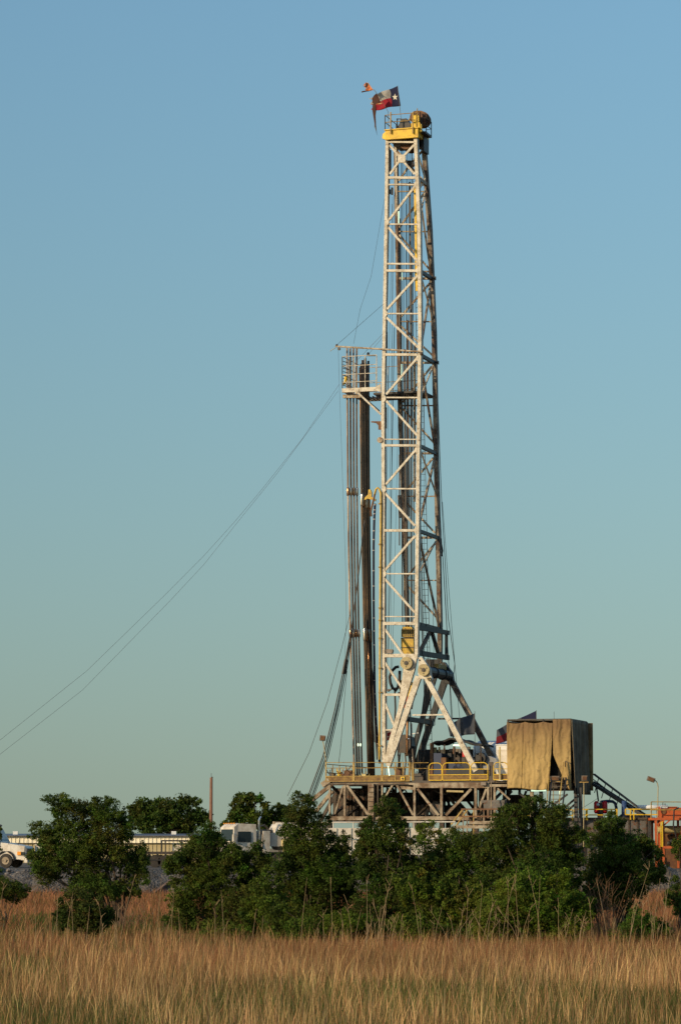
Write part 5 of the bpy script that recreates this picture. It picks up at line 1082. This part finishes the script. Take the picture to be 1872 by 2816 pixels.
tree('tree', 'largest broad dark tree below the tarp-covered cabin', 'tree', (1480, 0), 93.5, [(1415,2240,40,34),(1470,2228,40,32),(1520,2262,48,40),(1380,2290,50,44),(1450,2300,80,56),(1550,2310,48,48),(1390,2370,76,62),(1480,2380,90,66),(1560,2385,44,58),(1400,2450,80,60),(1560,2460,40,50)], trunk=.13, tint=(.9,.95,.9))
tree('shrub', 'bright green bush in front of the largest tree, lit from the left', 'shrub', (1440, 0), 89, [(1455,2430,60,46),(1525,2445,44,50),(1400,2490,70,56),(1490,2510,85,66),(1350,2540,64,58),(1440,2560,90,42),(1560,2560,64,54),(1590,2510,40,50)], leaf=.060, tint=(1.45,1.5,1.1), trunk=.05)
tree('tree', 'dark tree right of the lamp post in front of the mud tank', 'tree', (1700, 0), 96, [(1678,2262,36,26),(1655,2300,44,38),(1735,2320,55,36),(1690,2350,76,46),(1785,2335,28,32),(1740,2400,72,50),(1680,2410,60,50),(1790,2390,34,34),(1700,2460,70,40)], trunk=.10)
tree('shrub', 'small green shrub at lower right beside the brown dead shrub', 'shrub', (1765, 0), 88.5, [(1760,2545,44,48),(1805,2575,36,38),(1722,2580,40,36),(1770,2600,60,24)], leaf=.060, trunk=.05, tint=(.95,1.1,.9))
tree('shrub', 'patchy shrub at the right edge in front of the grey gravel', 'shrub', (1865, 0), 100, [(1868,2330,16,30),(1862,2440,22,34),(1878,2500,22,26),(1850,2470,20,20)], lai=4, trunk=.05)
tree('shrub', 'feathery yellow green bush filling the gap beneath the rounded tree', 'shrub', (1190, 0), 91.5, [(1130,2440,46,50),(1180,2480,50,50),(1230,2440,50,40),(1150,2540,60,40),(1260,2520,60,50),(1310,2480,50,50),(1320,2560,50,36)], leaf=.07, lai=4.5, tint=(1.45,1.3,1.1), trunk=.04, clump=.17)
tree('shrub', 'loose low bush joining the plank side tree to the tall dense tree', 'shrub', (740, 0), 93, [(730,2440,44,44),(770,2490,50,50),(710,2500,50,44),(780,2550,50,36),(690,2560,50,26),(620,2570,60,20)], leaf=.07, lai=5, tint=(1.2,1.15,1), trunk=.04, clump=.17)
tree('shrub', 'thin dark bush behind the brown dead shrub', 'shrub', (1640, 0), 97, [(1630,2400,40,60),(1640,2470,36,40),(1600,2480,36,50)], leaf=.075, lai=4, tint=(.85,.8,.9), trunk=.04)
tree('shrub', 'low green bush filling the gap under the tall dense tree', 'shrub', (960, 0), 90, [(760,2520,50,50),(840,2550,60,36),(940,2545,75,40),(1040,2560,60,34),(1140,2560,60,36),(1230,2570,60,30)], leaf=.060, tint=(1.3,1.3,1), trunk=.05)
tree('background_tree', 'far rounded dark tree behind the warehouse left of the utility pole', 'tree', (470, 0), 315, [(385,2238,28,26),(425,2222,48,22),(500,2220,48,22),(548,2246,26,22),(460,2245,76,26),(410,2258,50,22),(510,2265,56,20),(450,2285,70,14)], leaf=.30, lai=6, trunk=.3, clump=.7, tint=(.8,.85,.9))
tree('background_tree', 'far ragged tree behind the cab of the tank truck', 'tree', (705, 0), 260, [(690,2208,38,20),(648,2214,16,14),(712,2238,36,28),(665,2245,30,20),(660,2275,50,14)], leaf=.24, lai=5, trunk=.25, clump=.55)
tree('background_tree', 'far small tree between the tank truck and the tall dense tree', 'tree', (775, 0), 262, [(768,2240,26,22),(800,2250,30,26),(745,2255,20,20),(780,2275,40,16)], leaf=.24, lai=5, trunk=.2, clump=.5)
# dead brown shrub
def twigs(name, lab, base, Y, H, n, spread, m, r0=.02, cat='shrub'):
    b = P(base, 2400, Y); b.z = 0; mb = MB()
    for _ in range(n):
        a = random.uniform(-spread, spread); p = b+Vector((random.uniform(-.25, .25), random.uniform(-.2, .2), 0)); h = H*random.uniform(.4, 1)
        q = p+Vector((a*.4, random.uniform(-.2, .2), h*.5)); e = p+Vector((a, random.uniform(-.4, .4), h)); mb.tube([p, q, e], [r0, r0*.6, r0*.25], 4)
        for _ in range(5):
            s = random.uniform(.3, 1); c = q.lerp(e, s) if s > .5 else p.lerp(q, s*2); f = c+Vector((random.uniform(-.3, .3), random.uniform(-.2, .2), random.uniform(.05, .45))); mb.tube([c, f], [r0*.4, r0*.2], 3)
    return mb.build(name, m, label=lab, cat=cat)
twigs('dead_shrub', 'bare orange brown dead shrub between the large bush and the small right shrub', 1652, 90, 2.0, 34, .55, M['deadtwig'], .011)
twigs('dead_shrub', 'fan of long bare twigs leaning right above the small right shrub', 1690, 94.8, 2.5, 9, 1.1, M['weed'], .009)
twigs('dead_shrub', 'small bare twig bush at the foot of the left tree', 350, 101, 1.3, 14, .5, M['deadtwig'], .015)
# ============================================================ GRASS
def blades(xy, H, W, lean, tint, zb=0.0):
    n = len(xy); x, y = xy[:, 0], xy[:, 1]
    ph = rng.uniform(0, 2*math.pi, n); ld = rng.normal(.12, .5, n); ly = rng.normal(0, .3, n)
    b = np.stack([x, y, np.full(n, zb)], 1); wx = (np.cos(ph)*.5+.5)*W*.5; wy = np.sin(ph)*W*.25
    wv = np.stack([wx, wy, np.zeros(n)], 1)
    m = b + np.stack([ld*lean*H*.35, ly*lean*H*.35, H*.55], 1); tp = b + np.stack([ld*lean*H, ly*lean*H, H*.97], 1)
    v = np.stack([b-wv, b+wv, m+wv*.8, m-wv*.8, tp], 1).reshape(-1, 3)
    i = np.arange(n)[:, None]*5
    f = np.concatenate([i+np.array([[0, 1, 2, 3]]), i+np.array([[3, 2, 4]])], 1).ravel()
    ls = (np.arange(n)[:, None]*7+np.array([[0, 4]])).ravel()
    return v, f, ls, np.repeat(tint, 5, 0)
def patch(x, y):
    return (np.sin(x*.55+1.3)*np.sin(y*.26+.4)+.6*np.sin(x*1.3+y*.31)+.5*np.sin(x*.23-y*.21+2)+.4*np.sin(x*2.9+y*.7+1))/2.5
def gau(x, y, cx, cy, rx, ry): return np.exp(-((x-cx)/rx)**2-((y-cy)/ry)**2)
def greenness(x, y):
    g_ = 1.0*gau(x, y, 5.5, 53.5, 3.6, 6.5)+.9*gau(x, y, 1.2, 56, 2.4, 5)+.9*gau(x, y, -5.6, 49, 2.6, 5)+.9*gau(x, y, -7.2, 66, 1.3, 7)+.7*gau(x, y, -2.4, 54, 1.3, 5)+.8*gau(x, y, -9, 105, 7, 16)+.5*gau(x, y, -1, 62, 1.0, 3)
    return np.clip(g_+.42*patch(x*1.4, y)+.25*gau(x, y*0, 0, 0, 99, 1)*np.clip((54-y)/8, 0, 1)+.03, 0, 1)
def scatter(n, y0, y1, ext=1.5):
    u = rng.random(n); y = y0*(y1/y0)**u
    hw = .1156*y+ext; x = rng.uniform(-1, 1, n)*hw
    return np.stack([x, y], 1)
TAN = np.array([.27, .150, .058]); RED = np.array([.22, .100, .046]); OLV = np.array([.048, .070, .015]); STRAW = np.array([.57, .375, .17])
def wide(n, y0, y1):                        # coarser grass to both sides of the view
    u = rng.random(n); y = y0*(y1/y0)**u; e = rng.random(n); x = (.1156*y+1.2+e*(6+.12*y))*rng.choice([-1, 1], n); xy = np.stack([x, y], 1)
    m_ = rng.random((n, 1)); col_ = np.where(m_ < .45, TAN, np.where(m_ < .8, RED, OLV))*rng.uniform(.6, 1.4, (n, 1))
    return blades(xy, .5*rng.uniform(.4, 1.3, n), .011*(y/60), .5, col_)
def field(n, y0, y1, Hm, Wm, kind):
    xy = scatter(n, y0, y1); g_ = greenness(xy[:, 0], xy[:, 1]); p = .6*patch(xy[:, 0]*1.7+3, xy[:, 1]*1.3)+.5*patch(xy[:, 0]*7+1, xy[:, 1]*3.1); N = len(xy)
    if kind == 'green': keep = rng.random(N) < .25+.75*g_
    elif kind == 'mid': keep = (rng.random(N) > g_*.93) & (rng.random(N) < np.clip(.26+(xy[:, 1]-46)/20, .25, 1))
    else: keep = rng.random(N) > g_*.65+.35*np.clip((xy[:, 1]-66)/15, 0, 1)-.15*p
    xy, p, g_ = xy[keep], p[keep], g_[keep]; N = len(xy); far = np.clip((xy[:, 1]-60)/20, 0, 1)
    if kind == 'green': m_ = rng.random((N, 1)) < .75; col_ = np.where(m_, OLV, RED); H = Hm*rng.uniform(.5, 1.3, N)*(.8+.6*g_)
    elif kind == 'mid':
        c = np.clip(.70-far*.85+.5*p+rng.normal(0, .2, N), 0, 1)[:, None]; col_ = TAN*c+RED*(1-c); H = Hm*rng.uniform(.35, 1.35, N)*(1+.45*p)*(1-.3*g_)
    else:
        c = np.clip(1-far*.5+rng.normal(0, .15, N), 0, 1)[:, None]; col_ = STRAW*c+TAN*(1-c); H = Hm*rng.uniform(.5, 1.4, N)*(1+.2*p)
    col_ = col_*(1+.32*patch(xy[:, 0]*.8+5, xy[:, 1]*.7+2)+.18*patch(xy[:, 0]*4, xy[:, 1]*2+1))[:, None]
    col_ = col_*rng.uniform(.5, 1.45, (N, 1))*(1+rng.normal(0, .07, (N, 3)))
    W = Wm*rng.uniform(.5, 1.4, N)*(xy[:, 1]/60)
    return blades(xy, np.maximum(H, .05), W, .6 if kind != 'straw' else .38, np.clip(col_, .01, 1))
parts = [field(150000, 44, 100, .34, .010, 'green'), field(150000, 43, 100, .44, .0062, 'mid'), field(24000, 44, 98, .66, .0072, 'straw'),
         field(40000, 98, 184, .40, .016, 'green'), field(60000, 98, 184, .5, .013, 'mid'), wide(90000, 40, 184)]
Vv, Ff, Ls, Tt = [], [], [], []; nv = nf = 0
for v, f, ls, t in parts: Vv.append(v); Ff.append(f+nv); Ls.append(ls+nf); Tt.append(t); nv += len(v); nf += len(f)
o = raw_mesh('dry_grass', np.concatenate(Vv), np.concatenate(Ff), np.concatenate(Ls), np.concatenate(Tt), M['grass'])
tag(o, 'tall dry golden brown grass with green patches covering the whole field', None, None, 'stuff')
# tall dead weed stalks in front of the bushes
mb = MB()
for k in range(110):
    x = random.choice([random.uniform(470, 1860), random.uniform(-20, 470) if random.random() < .3 else random.uniform(900, 1600)]); Y = random.uniform(83, 88.2)
    b = P(x, 2400, Y); b.z = 0; h = random.choice([.9, 1.1, 1.3, 1.7, 2.3])*random.uniform(.7, 1.1); l = random.gauss(.04, .12)
    if random.random() < .06 and h < 1.4: l = random.choice([-1, 1])*.6
    c = [b, b+Vector((l*h*.4, 0, h*.5)), b+Vector((l*h*1.0+random.uniform(-.05, .05), random.uniform(-.1, .1), h))]
    mb.tube(c, [.007, .006, .003], 4)
    for _ in range(random.randint(0, 3)): s = random.uniform(.4, .95); q = c[1].lerp(c[2], s); mb.tube([q, q+Vector((random.uniform(-.15, .15), 0, random.uniform(.1, .25)))], .005, 3)
mb.build('weed_stalks', M['weed'], kind='stuff', label='thin pale dead weed stalks standing in front of the dark bushes')
